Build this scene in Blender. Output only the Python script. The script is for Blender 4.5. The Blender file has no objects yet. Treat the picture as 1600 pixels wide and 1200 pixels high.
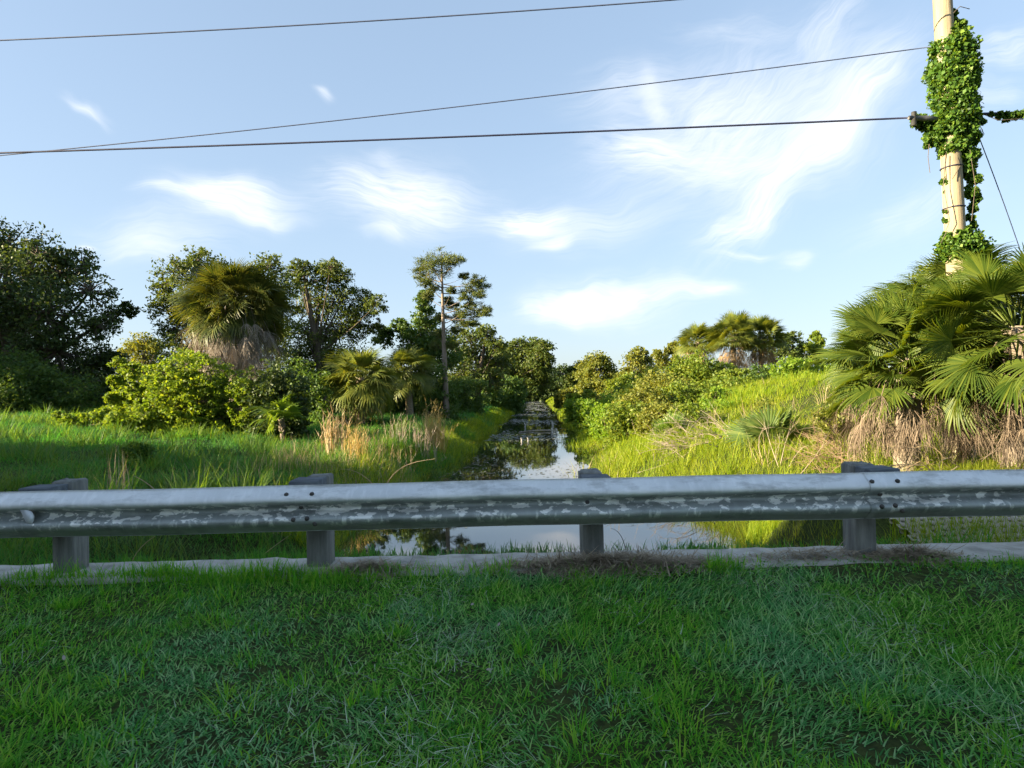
import bpy, math, random
import numpy as np
from mathutils import Vector, Matrix

S = bpy.context.scene
COL = S.collection
R = math.radians
PI = math.pi

# ------------------------------------------------------------------ camera
F = 1000.0                       # focal length in photo pixels (1600 wide)
CAM = np.array((0.0, 0.0, 1.24))
PITCH, ROLL = R(0.69), R(1.3)
fwd = np.array((0, math.cos(PITCH), math.sin(PITCH)))
up0 = np.array((0, -math.sin(PITCH), math.cos(PITCH)))
rt0 = np.array((1.0, 0, 0))
right = rt0 * math.cos(ROLL) - up0 * math.sin(ROLL)
upv = rt0 * math.sin(ROLL) + up0 * math.cos(ROLL)


def P(px, py, d):
    return CAM + d * (fwd + right * (px - 800) / F + upv * (600 - py) / F)


cd = bpy.data.cameras.new('camera')
cd.lens, cd.sensor_width = 36 * F / 1600, 36
cd.clip_start, cd.clip_end = 0.05, 3000
cam = bpy.data.objects.new('camera', cd)
COL.objects.link(cam)
m = Matrix.Identity(4)
for i in range(3):
    m[i][0], m[i][1], m[i][2], m[i][3] = right[i], upv[i], -fwd[i], CAM[i]
cam.matrix_world = m
S.camera = cam

# ------------------------------------------------------------------ render
S.view_settings.view_transform = 'Standard'
S.view_settings.look = 'None'
S.view_settings.exposure = 2.42
S.view_settings.gamma = 1
S.render.engine = 'CYCLES'
cy = S.cycles
cy.max_bounces = 5
cy.diffuse_bounces = 3
cy.glossy_bounces = 2
cy.transmission_bounces = 4
cy.caustics_reflective = cy.caustics_refractive = False
cy.use_adaptive_sampling = True
cy.adaptive_threshold = 0.03
cy.use_denoising = True
try:
    cy.denoiser = 'OPENIMAGEDENOISE'
except Exception:
    pass

# ------------------------------------------------------------------ sun + sky
SUN_EL, SUN_AZ = R(16), R(-108)          # azimuth from +Y, clockwise positive (towards +X)
sdir = np.array((math.sin(SUN_AZ) * math.cos(SUN_EL), math.cos(SUN_AZ) * math.cos(SUN_EL), math.sin(SUN_EL)))
sl = bpy.data.lights.new('sun', 'SUN')
sl.energy, sl.angle, sl.color = 4.6, R(0.5), (1.0, 0.83, 0.56)
so = bpy.data.objects.new('sun', sl)
COL.objects.link(so)
so.rotation_euler = Vector(-sdir).to_track_quat('-Z', 'Y').to_euler()
so.location = (-20, 0, 30)

W = bpy.data.worlds.new('World')
S.world = W
W.use_nodes = True
nt = W.node_tree
nt.nodes.clear()


def N(tree, typ, **kw):
    n = tree.nodes.new(typ)
    for k, v in kw.items():
        if k == 'inp':
            for a, b in v.items():
                n.inputs[a].default_value = b
        else:
            setattr(n, k, v)
    return n


def mth(tree, op, a, b=None, c=None, clamp=False):
    n = tree.nodes.new('ShaderNodeMath')
    n.operation = op
    n.use_clamp = clamp
    for i, x in enumerate((a, b, c)):
        if x is None:
            continue
        if isinstance(x, (int, float)):
            n.inputs[i].default_value = x
        else:
            tree.links.new(x, n.inputs[i])
    return n.outputs[0]


def build_sky():
    L = nt.links.new
    sky = N(nt, 'ShaderNodeTexSky')
    sky.sky_type = 'NISHITA'
    sky.sun_disc = False
    sky.sun_elevation = SUN_EL
    sky.sun_rotation = SUN_AZ
    sky.altitude = 0
    sky.air_density = 1.0
    sky.dust_density = 1.0
    sky.ozone_density = 2.0
    tc = N(nt, 'ShaderNodeTexCoord')
    sp = N(nt, 'ShaderNodeSeparateXYZ')
    L(tc.outputs['Generated'], sp.inputs[0])
    y = mth(nt, 'MAXIMUM', sp.outputs[1], 0.08)
    u = mth(nt, 'DIVIDE', sp.outputs[0], y)
    v = mth(nt, 'DIVIDE', sp.outputs[2], y)
    cb = N(nt, 'ShaderNodeCombineXYZ')
    L(u, cb.inputs[0])
    L(v, cb.inputs[1])
    # gentle warp of the whole cloud field
    wn = N(nt, 'ShaderNodeTexNoise', inp={'Scale': 5.0, 'Detail': 3.0})
    L(cb.outputs[0], wn.inputs['Vector'])
    ws = N(nt, 'ShaderNodeVectorMath', operation='SUBTRACT')
    L(wn.outputs['Color'], ws.inputs[0])
    ws.inputs[1].default_value = (.5, .5, .5)
    wm = N(nt, 'ShaderNodeVectorMath', operation='SCALE')
    L(ws.outputs[0], wm.inputs[0])
    wm.inputs['Scale'].default_value = 0.13
    wa = N(nt, 'ShaderNodeVectorMath', operation='ADD')
    L(cb.outputs[0], wa.inputs[0])
    L(wm.outputs[0], wa.inputs[1])
    total = None
    # px, py, rx, ry, angle, strength, streak_u, streak_v, threshold
    clouds = [
        (1150, 200, 330, 170, 24, .34, 1.0, 2.4, .20),
        (1300, 185, 260, 120, 44, .26, 1.0, 2.4, .22),
        (640, 315, 210, 95, -8, .30, 1.2, 2.0, .24),
        (960, 470, 210, 46, 3, .45, 1.2, 2.0, .24),
        (365, 320, 150, 60, -12, .40, 1.2, 2.0, .26),
        (1000, 130, 160, 70, 10, .30, 1.2, 2.4, .26),
        (900, 360, 170, 60, 6, .32, 1.2, 2.4, .26),
        (1430, 340, 160, 60, 20, .25, 1.2, 2.4, .28),
        (250, 370, 160, 60, -6, .28, 1.2, 2.2, .28),
        (1010, 232, 130, 62, -4, .75, 1.3, 2.6, .40),
        (1140, 175, 130, 120, 50, .50, 1.1, 2.4, .38),
        (1150, 250, 170, 60, 8, .50, 1.2, 2.6, .40),
        (1255, 255, 280, 52, 42, .85, 1.2, 3.2, .40),
        (1330, 160, 200, 75, 46, .55, 1.0, 3.0, .40),
        (1180, 340, 150, 34, 24, .62, 1.2, 2.6, .36),
        (1032, 150, 28, 80, 12, .45, 2.0, 1.2, .36),
        (1290, 40, 150, 50, 60, .38, 1.0, 3.0, .40),
        (1150, 45, 130, 30, -8, .22, 1.2, 2.4, .38),
        (1560, 70, 130, 40, 24, .40, 1.2, 2.6, .38),
        (1540, 150, 90, 40, 20, .30, 1.2, 2.6, .40),
        (375, 318, 105, 48, -14, 1.0, 1.5, 2.2, .33),
        (285, 306, 90, 16, -12, .55, 1.5, 1.6, .36),
        (420, 352, 70, 22, -8, .6, 1.5, 2.0, .36),
        (615, 312, 160, 75, -10, .80, 1.6, 2.4, .38),
        (590, 372, 60, 24, -6, .60, 1.5, 2.0, .34),
        (600, 245, 50, 20, -26, .35, 1.5, 2.0, .36),
        (830, 350, 100, 42, 3, .95, 1.6, 2.2, .36),
        (870, 385, 62, 18, 12, .8, 1.5, 1.8, .34),
        (880, 478, 95, 30, 6, .85, 1.4, 2.2, .33),
        (1010, 462, 150, 24, 2, .70, 1.4, 2.2, .36),
        (1110, 455, 60, 20, 12, .55, 1.5, 2.0, .36),
        (1245, 405, 42, 18, -4, .55, 1.4, 1.8, .36),
        (1165, 396, 90, 10, 2, .35, 1.4, 1.6, .36),
        (132, 158, 58, 17, -28, .50, 1.5, 2.0, .36),
        (515, 140, 24, 14, -20, .45, 1.5, 1.8, .34),
        (220, 385, 80, 40, -6, .42, 1.5, 2.0, .40),
        (145, 366, 20, 8, -6, .5, 1.5, 1.8, .36),
    ]
    for (px, py, rx, ry, ang, st, su, sv, th) in clouds:
        dv = fwd + right * (px - 800) / F + upv * (600 - py) / F
        mp = N(nt, 'ShaderNodeMapping', vector_type='TEXTURE')
        mp.inputs['Location'].default_value = (dv[0] / dv[1], dv[2] / dv[1], 0)
        mp.inputs['Rotation'].default_value = (0, 0, R(ang))
        mp.inputs['Scale'].default_value = (rx / F, ry / F, 1)
        L(wa.outputs[0], mp.inputs['Vector'])
        ln = N(nt, 'ShaderNodeVectorMath', operation='LENGTH')
        L(mp.outputs[0], ln.inputs[0])
        mr = N(nt, 'ShaderNodeMapRange', interpolation_type='SMOOTHERSTEP')
        mr.inputs[1].default_value, mr.inputs[2].default_value = 0.0, 1.25
        mr.inputs[3].default_value, mr.inputs[4].default_value = 1.0, 0.0
        L(ln.outputs['Value'], mr.inputs[0])
        m2 = N(nt, 'ShaderNodeMapping')
        m2.inputs['Location'].default_value = (px * .37 % 17, py * .53 % 13, 0)
        k = rx / 110
        m2.inputs['Scale'].default_value = (su * k, sv * max(ry / 45, .6), 1)
        L(mp.outputs[0], m2.inputs['Vector'])
        ns = N(nt, 'ShaderNodeTexNoise', inp={'Scale': 1.15, 'Detail': 9.0, 'Roughness': 0.57, 'Distortion': 0.5})
        L(m2.outputs[0], ns.inputs['Vector'])
        nv = ns.outputs[0]
        if rx >= 90:
            m3 = N(nt, 'ShaderNodeMapping')
            m3.inputs['Location'].default_value = (px * .11 % 7, py * .17 % 5, 0)
            m3.inputs['Scale'].default_value = (.55 * k, 5.5 * max(ry / 45, .6), 1)
            nf = N(nt, 'ShaderNodeTexNoise', inp={'Scale': 1.6, 'Detail': 7.0, 'Roughness': 0.62, 'Distortion': 1.0})
            L(mp.outputs[0], m3.inputs['Vector'])
            L(m3.outputs[0], nf.inputs['Vector'])
            nv = mth(nt, 'ADD', nv, mth(nt, 'MULTIPLY', mth(nt, 'SUBTRACT', nf.outputs[0], .5), .75))
        d = mth(nt, 'ADD', nv, mth(nt, 'MULTIPLY', mr.outputs[0], .30))
        d = mth(nt, 'SUBTRACT', d, th + .02)
        d = mth(nt, 'MULTIPLY', d, 1.5, clamp=True)
        d = mth(nt, 'MULTIPLY', d, mth(nt, 'MULTIPLY', mr.outputs[0], st * 1.1))
        d = mth(nt, 'SUBTRACT', 1.0, d, clamp=True)
        total = d if total is None else mth(nt, 'MULTIPLY', total, d)
    dens = mth(nt, 'SUBTRACT', 1.0, total, clamp=True)
    tint = N(nt, 'ShaderNodeMixRGB', blend_type='MULTIPLY')
    tint.inputs[0].default_value = 1.0
    gm = N(nt, 'ShaderNodeGamma', inp={'Gamma': .42})
    L(sky.outputs[0], gm.inputs[0])
    L(gm.outputs[0], tint.inputs[1])
    tint.inputs[2].default_value = SKY_TINT
    mix = N(nt, 'ShaderNodeMixRGB')
    L(dens, mix.inputs[0])
    L(tint.outputs[0], mix.inputs[1])
    mix.inputs[2].default_value = CLOUD
    bg = N(nt, 'ShaderNodeBackground')
    bg.inputs['Strength'].default_value = SKY_STRENGTH
    L(mix.outputs[0], bg.inputs['Color'])
    out = N(nt, 'ShaderNodeOutputWorld')
    L(bg.outputs[0], out.inputs[0])


SKY_TINT = (.95, 1.07, 1.22, 1)
CLOUD = (2.65, 2.70, 2.78, 1)
SKY_STRENGTH = 0.088
build_sky()

# ------------------------------------------------------------------ materials


def new_mat(name):
    mt = bpy.data.materials.new(name)
    mt.use_nodes = True
    mt.node_tree.nodes.clear()
    return mt, mt.node_tree


def leaf_mat(name, cols, trans=0.35, tcol=None, rough=0.55, patch=None, patch_scale=0.6, spec=0.3):
    """cols: colours spread over the leaves at random; patch: second set of colours chosen by place"""
    mt, t = new_mat(name)
    L = t.links.new
    geo = N(t, 'ShaderNodeNewGeometry')
    def ramp(cs):
        r = N(t, 'ShaderNodeValToRGB')
        el = r.color_ramp.elements
        while len(el) < len(cs):
            el.new(0.5)
        for i, c in enumerate(cs):
            el[i].position = i / max(1, len(cs) - 1)
            el[i].color = (*c, 1)
        L(geo.outputs['Random Per Island'], r.inputs[0])
        return r.outputs[0]
    c = ramp(cols)
    if patch:
        c2 = ramp(patch)
        tc = N(t, 'ShaderNodeTexCoord')
        nz = N(t, 'ShaderNodeTexNoise', inp={'Scale': patch_scale, 'Detail': 4.0, 'Roughness': .6})
        L(tc.outputs['Object'], nz.inputs['Vector'])
        mr = N(t, 'ShaderNodeMapRange', inp={1: .44, 2: .60})
        L(nz.outputs[0], mr.inputs[0])
        mx = N(t, 'ShaderNodeMixRGB')
        L(mr.outputs[0], mx.inputs[0])
        L(c, mx.inputs[1])
        L(c2, mx.inputs[2])
        c = mx.outputs[0]
    pb = N(t, 'ShaderNodeBsdfPrincipled')
    pb.inputs['Roughness'].default_value = rough
    pb.inputs['Specular IOR Level'].default_value = spec
    L(c, pb.inputs['Base Color'])
    tr = N(t, 'ShaderNodeBsdfTranslucent')
    tm = N(t, 'ShaderNodeMixRGB', blend_type='MULTIPLY')
    tm.inputs[0].default_value = 1
    L(c, tm.inputs[1])
    tm.inputs[2].default_value = (*(tcol or (2.2, 1.9, .7)), 1)
    L(tm.outputs[0], tr.inputs[0])
    ms = N(t, 'ShaderNodeMixShader')
    ms.inputs[0].default_value = trans
    L(pb.outputs[0], ms.inputs[1])
    L(tr.outputs[0], ms.inputs[2])
    out = N(t, 'ShaderNodeOutputMaterial')
    L(ms.outputs[0], out.inputs[0])
    return mt


def surf_mat(name, cols, scale=3.0, rough=0.8, metallic=0.0, bump=0.2, bscale=30.0, stretch=(1, 1, 1), detail=8, spec=.3):
    mt, t = new_mat(name)
    L = t.links.new
    tc = N(t, 'ShaderNodeTexCoord')
    mp = N(t, 'ShaderNodeMapping')
    mp.inputs['Scale'].default_value = stretch
    L(tc.outputs['Object'], mp.inputs[0])
    nz = N(t, 'ShaderNodeTexNoise', inp={'Scale': scale, 'Detail': float(detail), 'Roughness': .65})
    L(mp.outputs[0], nz.inputs['Vector'])
    r = N(t, 'ShaderNodeValToRGB')
    el = r.color_ramp.elements
    while len(el) < len(cols):
        el.new(.5)
    for i, c in enumerate(cols):
        el[i].position = .28 + .44 * i / max(1, len(cols) - 1)
        el[i].color = (*c, 1)
    L(nz.outputs[0], r.inputs[0])
    pb = N(t, 'ShaderNodeBsdfPrincipled')
    pb.inputs['Roughness'].default_value = rough
    pb.inputs['Metallic'].default_value = metallic
    pb.inputs['Specular IOR Level'].default_value = spec
    L(r.outputs[0], pb.inputs['Base Color'])
    if bump:
        n2 = N(t, 'ShaderNodeTexNoise', inp={'Scale': bscale, 'Detail': 6.0})
        L(mp.outputs[0], n2.inputs['Vector'])
        b = N(t, 'ShaderNodeBump', inp={'Strength': bump, 'Distance': .02})
        L(n2.outputs[0], b.inputs['Height'])
        L(b.outputs[0], pb.inputs['Normal'])
    out = N(t, 'ShaderNodeOutputMaterial')
    L(pb.outputs[0], out.inputs[0])
    return mt


M = {}
M['dark_leaf'] = leaf_mat('dark_oak_leaf', [(.025, .050, .016), (.042, .072, .019), (.072, .102, .024)], .25)
M['oak_leaf'] = leaf_mat('oak_leaf', [(.040, .070, .015), (.062, .098, .019), (.105, .128, .026)], .3)
M['olive_leaf'] = leaf_mat('olive_leaf', [(.085, .115, .018), (.135, .160, .026), (.195, .195, .034)], .36)
M['bright_leaf'] = leaf_mat('bright_shrub_leaf', [(.095, .185, .020), (.150, .245, .026), (.215, .285, .034)], .45, (1.9, 1.8, .6))
M['shrub_leaf'] = leaf_mat('bank_shrub_leaf', [(.080, .140, .018), (.130, .190, .024), (.200, .235, .034)], .42)
M['pepper_leaf'] = leaf_mat('pepper_leaf', [(.080, .150, .018), (.135, .210, .024), (.215, .270, .032)], .44, (1.9, 1.7, .5))
M['under_leaf'] = leaf_mat('understory_leaf', [(.038, .085, .020), (.060, .118, .025), (.098, .150, .030)], .35)
M['vine_leaf'] = leaf_mat('vine_leaf', [(.022, .062, .012), (.055, .125, .018), (.085, .170, .022), (.150, .225, .030)], .36)
M['pine_needle'] = leaf_mat('pine_needle', [(.050, .080, .020), (.080, .110, .026), (.125, .140, .034)], .25)
M['palm_leaf'] = leaf_mat('palm_frond', [(.060, .115, .022), (.092, .150, .026), (.135, .190, .030)], .34, (2.0, 1.9, .5), rough=.42, spec=.45)
M['far_palm_leaf'] = leaf_mat('far_palm_frond', [(.075, .110, .022), (.110, .140, .026), (.155, .170, .030)], .32, rough=.5)
M['blue_palm_leaf'] = leaf_mat('young_palm_frond', [(.070, .120, .035), (.100, .155, .045), (.150, .190, .055)], .3, rough=.45)
M['big_palm_leaf'] = leaf_mat('olive_palm_frond', [(.045, .068, .016), (.070, .092, .020), (.115, .118, .026)], .25, rough=.45)
M['near_palm_leaf'] = leaf_mat('dark_palm_frond', [(.036, .070, .011), (.066, .102, .015), (.118, .152, .022)], .36, (2.5, 2.1, .4), rough=.45, spec=.3)
M['grey_frond'] = leaf_mat('grey_dead_frond', [(.13, .105, .08), (.22, .185, .15), (.36, .315, .265)], .1, (1.3, 1.1, .8), rough=.85)
M['brown_frond'] = leaf_mat('brown_dead_frond', [(.075, .055, .038), (.135, .102, .072), (.27, .215, .16)], .1, (1.3, 1.1, .8), rough=.85)
M['dead_frond'] = leaf_mat('dead_frond', [(.19, .155, .12), (.29, .25, .205), (.42, .375, .32)], .12, (1.3, 1.1, .8), rough=.8)
M['tan_frond'] = leaf_mat('tan_dead_frond', [(.20, .135, .065), (.30, .20, .095), (.40, .28, .15)], .15, (1.3, 1.1, .8), rough=.8)
M['straw'] = leaf_mat('dry_straw', [(.27, .21, .12), (.38, .30, .18), (.48, .40, .26)], .3, (1.3, 1.1, .7), rough=.8)
M['gold'] = leaf_mat('golden_dry_twig', [(.36, .26, .10), (.48, .36, .14), (.58, .46, .21)], .3, (1.3, 1.1, .7), rough=.8)
M['grey_twig'] = leaf_mat('grey_dead_twig', [(.24, .19, .15), (.34, .28, .22), (.44, .37, .30)], .1, rough=.9)
M['rust_twig'] = leaf_mat('rusty_dead_twig', [(.20, .13, .085), (.31, .21, .14), (.42, .30, .21)], .15, rough=.9)
M['verge_grass'] = leaf_mat('verge_grass', spec=.04, rough=.8, cols=[(.030, .130, .014), (.075, .270, .026), (.130, .350, .040), (.360, .540, .140)], trans=.45, tcol=(1.7, 1.6, .6),
                            patch=[(.040, .160, .048), (.095, .290, .100), (.150, .370, .150), (.380, .560, .300)], patch_scale=1.1)
M['tuft_grass'] = leaf_mat('verge_tuft_grass', spec=.04, rough=.8, cols=[(.055, .240, .024), (.120, .330, .036), (.260, .420, .060)], trans=.45, tcol=(1.6, 1.7, .5))
M['clover'] = leaf_mat('clover_leaf', [(.05, .17, .03), (.09, .24, .045), (.16, .30, .06)], .3, (1.5, 1.5, .6), rough=.8, spec=.08)
M['thatch'] = leaf_mat('thatch', [(.16, .24, .14), (.30, .40, .24), (.50, .58, .40)], .3, (1.3, 1.3, .8))
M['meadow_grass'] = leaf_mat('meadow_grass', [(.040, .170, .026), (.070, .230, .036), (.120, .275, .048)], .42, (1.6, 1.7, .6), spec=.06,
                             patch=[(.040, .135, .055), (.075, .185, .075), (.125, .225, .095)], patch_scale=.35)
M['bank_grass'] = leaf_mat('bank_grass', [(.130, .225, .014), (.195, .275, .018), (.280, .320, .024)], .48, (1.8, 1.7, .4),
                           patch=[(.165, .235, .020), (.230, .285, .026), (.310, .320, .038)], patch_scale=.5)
M['bark'] = surf_mat('bark', [(.045, .035, .027), (.10, .08, .062), (.15, .125, .10)], 6, .95, bump=.6, stretch=(1, 1, .25))
M['pale_bark'] = surf_mat('pale_bark', [(.11, .085, .065), (.20, .16, .125), (.28, .235, .19)], 6, .95, bump=.6, stretch=(1, 1, .25))
M['palm_bark'] = surf_mat('palm_bark', [(.10, .08, .06), (.19, .155, .12), (.27, .23, .18)], 9, .95, bump=.8, stretch=(.6, .6, 2))
M['concrete'] = surf_mat('concrete', [(.20, .19, .165), (.40, .38, .335), (.54, .52, .465)], 5, .9, bump=.35, bscale=60)
M['mat_concrete'] = surf_mat('block_mat_concrete', [(.26, .22, .175), (.38, .325, .265), (.48, .42, .35)], 4, .9, bump=.3, bscale=50)
M['post'] = surf_mat('weathered_post', [(.085, .088, .080), (.15, .155, .142), (.24, .245, .225)], 7, .85, bump=.4, stretch=(3, 3, .35))
M['block'] = surf_mat('weathered_spacer', [(.04, .05, .06), (.08, .095, .11), (.15, .17, .18)], 7, .85, bump=.4, stretch=(.5, 2, 2))
M['pole'] = surf_mat('pole_wood', [(.18, .145, .095), (.28, .235, .155), (.36, .31, .215)], 5, .85, bump=.35, stretch=(3, 3, .15))
M['cable'] = surf_mat('cable', [(.02, .024, .055), (.03, .034, .07)], 5, .6, bump=0)
M['thin_cable'] = surf_mat('thin_cable', [(.06, .08, .14), (.08, .10, .17)], 5, .5, bump=0)
M['hardware'] = surf_mat('pole_hardware', [(.10, .10, .10), (.18, .18, .18)], 8, .6, .6, bump=.1)
M['bolt'] = surf_mat('bolt', [(.05, .05, .05), (.12, .11, .10)], 20, .6, .6, bump=.1)
M['reflector'] = surf_mat('reflector', [(.50, .53, .56), (.66, .69, .71)], 9, .4, .2, bump=.05)
M['driftwood'] = surf_mat('driftwood', [(.30, .25, .19), (.44, .39, .31)], 6, .9, bump=.4, stretch=(.4, 2, 2))
M['white'] = surf_mat('pale_snag', [(.38, .35, .31), (.58, .56, .52)], 9, .8, bump=.2)
M['scum'] = leaf_mat('floating_scum', [(.045, .045, .025), (.085, .09, .05), (.16, .16, .11)], .05, rough=.7)
M['lily'] = leaf_mat('floating_leaf', [(.35, .34, .30), (.5, .5, .47), (.62, .62, .60)], .05, rough=.6)


def ground_mat():
    mt, t = new_mat('soil_and_grass')
    L = t.links.new
    tc = N(t, 'ShaderNodeTexCoord')
    n1 = N(t, 'ShaderNodeTexNoise', inp={'Scale': .7, 'Detail': 8.0, 'Roughness': .7})
    n2 = N(t, 'ShaderNodeTexNoise', inp={'Scale': 22.0, 'Detail': 8.0, 'Roughness': .7})
    for n in (n1, n2):
        L(tc.outputs['Object'], n.inputs['Vector'])
    r1 = N(t, 'ShaderNodeValToRGB')
    e = r1.color_ramp.elements
    e[0].position, e[0].color = .3, (.030, .042, .014, 1)
    e[1].position, e[1].color = .7, (.085, .125, .032, 1)
    L(n1.outputs[0], r1.inputs[0])
    r2 = N(t, 'ShaderNodeValToRGB')
    e = r2.color_ramp.elements
    e[0].position, e[0].color = .35, (.35, .35, .35, 1)
    e[1].position, e[1].color = .7, (1.25, 1.15, 1.0, 1)
    L(n2.outputs[0], r2.inputs[0])
    mx = N(t, 'ShaderNodeMixRGB', blend_type='MULTIPLY')
    mx.inputs[0].default_value = 1
    L(r1.outputs[0], mx.inputs[1])
    L(r2.outputs[0], mx.inputs[2])
    pb = N(t, 'ShaderNodeBsdfPrincipled')
    pb.inputs['Roughness'].default_value = .95
    pb.inputs['Specular IOR Level'].default_value = .1
    L(mx.outputs[0], pb.inputs['Base Color'])
    b = N(t, 'ShaderNodeBump', inp={'Strength': .8, 'Distance': .05})
    L(n2.outputs[0], b.inputs['Height'])
    L(b.outputs[0], pb.inputs['Normal'])
    o = N(t, 'ShaderNodeOutputMaterial')
    L(pb.outputs[0], o.inputs[0])
    return mt


def water_mat():
    mt, t = new_mat('canal_water')
    L = t.links.new
    tc = N(t, 'ShaderNodeTexCoord')
    mp = N(t, 'ShaderNodeMapping')
    mp.inputs['Scale'].default_value = (1, .5, 1)
    L(tc.outputs['Object'], mp.inputs[0])
    n1 = N(t, 'ShaderNodeTexNoise', inp={'Scale': 2.2, 'Detail': 3.0})
    L(mp.outputs[0], n1.inputs['Vector'])
    pb = N(t, 'ShaderNodeBsdfPrincipled')
    pb.inputs['Base Color'].default_value = (.012, .015, .010, 1)
    pb.inputs['Roughness'].default_value = .025
    pb.inputs['IOR'].default_value = 1.9
    pb.inputs['Specular IOR Level'].default_value = .6
    b = N(t, 'ShaderNodeBump', inp={'Strength': .05, 'Distance': .02})
    L(n1.outputs[0], b.inputs['Height'])
    L(b.outputs[0], pb.inputs['Normal'])
    o = N(t, 'ShaderNodeOutputMaterial')
    L(pb.outputs[0], o.inputs[0])
    return mt


def rail_mat():
    mt, t = new_mat('weathered_galvanized_steel')
    L = t.links.new
    tc = N(t, 'ShaderNodeTexCoord')
    ob = tc.outputs['Object']

    def noise(scale, det, stretch, rough=.6, rot=0, dist=0):
        mp = N(t, 'ShaderNodeMapping')
        mp.inputs['Scale'].default_value = stretch
        mp.inputs['Rotation'].default_value = (0, rot, 0)
        L(ob, mp.inputs[0])
        n = N(t, 'ShaderNodeTexNoise', inp={'Scale': scale, 'Detail': float(det), 'Roughness': rough, 'Distortion': dist})
        L(mp.outputs[0], n.inputs['Vector'])
        return n.outputs[0]
    base = noise(3.0, 8, (1, 1, 1))
    r = N(t, 'ShaderNodeValToRGB')
    e = r.color_ramp.elements
    e[0].position, e[0].color = .3, (.56, .58, .58, 1)
    e[1].position, e[1].color = .7, (.76, .775, .77, 1)
    L(base, r.inputs[0])
    # slanting scratches and runs
    st = noise(9.0, 5, (2.4, 1, .35), .6, R(32))
    sr = N(t, 'ShaderNodeMapRange', inp={1: .50, 2: .68, 3: 0., 4: .55})
    L(st, sr.inputs[0])
    m1 = N(t, 'ShaderNodeMixRGB')
    L(sr.outputs[0], m1.inputs[0])
    L(r.outputs[0], m1.inputs[1])
    m1.inputs[2].default_value = (.82, .83, .83, 1)
    # pale peeling patches in the trough and on the lower slope
    sp = N(t, 'ShaderNodeSeparateXYZ')
    L(ob, sp.inputs[0])
    band = mth(t, 'SUBTRACT', 1.0, mth(t, 'MULTIPLY', mth(t, 'ABSOLUTE', mth(t, 'SUBTRACT', sp.outputs[2], .475)), 13.0), clamp=True)
    band2 = mth(t, 'SUBTRACT', 1.0, mth(t, 'MULTIPLY', mth(t, 'ABSOLUTE', mth(t, 'SUBTRACT', sp.outputs[2], .408)), 22.0), clamp=True)
    pn = noise(17.0, 4, (.75, 1, 1.15), .55, R(10), .15)
    pm = mth(t, 'MULTIPLY', mth(t, 'SUBTRACT', mth(t, 'ADD', pn, mth(t, 'MULTIPLY', band, .10)), .605), 30.0, clamp=True)
    pm = mth(t, 'MULTIPLY', pm, mth(t, 'MULTIPLY', band, 2.5, clamp=True))
    pn2 = noise(13.0, 5, (1.7, 1, .5), .6, R(30), .15)
    pm2 = mth(t, 'MULTIPLY', mth(t, 'SUBTRACT', pn2, .555), 12.0, clamp=True)
    pm2 = mth(t, 'MULTIPLY', pm2, mth(t, 'MULTIPLY', band2, .9, clamp=True))
    pt = mth(t, 'MAXIMUM', pm, pm2)
    m2 = N(t, 'ShaderNodeMixRGB')
    L(mth(t, 'MULTIPLY', pt, .8), m2.inputs[0])
    L(m1.outputs[0], m2.inputs[1])
    m2.inputs[2].default_value = (.84, .84, .78, 1)
    # dirt
    dn = noise(5.0, 9, (.6, 1, 2.2), .7)
    dr = N(t, 'ShaderNodeMapRange', inp={1: .50, 2: .72, 3: 0., 4: .7})
    L(dn, dr.inputs[0])
    m3 = N(t, 'ShaderNodeMixRGB')
    L(dr.outputs[0], m3.inputs[0])
    L(m2.outputs[0], m3.inputs[1])
    m3.inputs[2].default_value = (.15, .16, .15, 1)
    low = N(t, 'ShaderNodeMapRange', inp={1: .545, 2: .515, 3: 0., 4: 1.})  # darker below the top ridge: shade contrast put into the colour
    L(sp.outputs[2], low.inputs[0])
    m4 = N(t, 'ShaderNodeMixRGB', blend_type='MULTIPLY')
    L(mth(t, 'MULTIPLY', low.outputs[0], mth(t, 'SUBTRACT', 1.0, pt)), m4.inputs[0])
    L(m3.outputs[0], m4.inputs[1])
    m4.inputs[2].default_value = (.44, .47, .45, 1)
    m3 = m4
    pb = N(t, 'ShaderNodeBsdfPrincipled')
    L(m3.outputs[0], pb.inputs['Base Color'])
    pb.inputs['Metallic'].default_value = .35
    rr = N(t, 'ShaderNodeMapRange', inp={1: .3, 2: .7, 3: .42, 4: .7})
    L(base, rr.inputs[0])
    L(rr.outputs[0], pb.inputs['Roughness'])
    b = N(t, 'ShaderNodeBump', inp={'Strength': .25, 'Distance': .004})
    L(dn, b.inputs['Height'])
    L(b.outputs[0], pb.inputs['Normal'])
    o = N(t, 'ShaderNodeOutputMaterial')
    L(pb.outputs[0], o.inputs[0])
    return mt


M['ground'] = ground_mat()
M['water'] = water_mat()
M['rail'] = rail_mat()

# ------------------------------------------------------------------ mesh helpers


class Buf:
    def __init__(s):
        s.v, s.f, s.n = [], [], 0

    def add(s, V, Fq):
        V = np.asarray(V, float).reshape(-1, 3)
        Fq = np.asarray(Fq, int).reshape(-1, 4)
        s.v.append(V)
        s.f.append(Fq + s.n)
        s.n += len(V)

    def arrays(s):
        if not s.v:
            return np.zeros((0, 3)), np.zeros((0, 4), int)
        return np.concatenate(s.v), np.concatenate(s.f)


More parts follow.
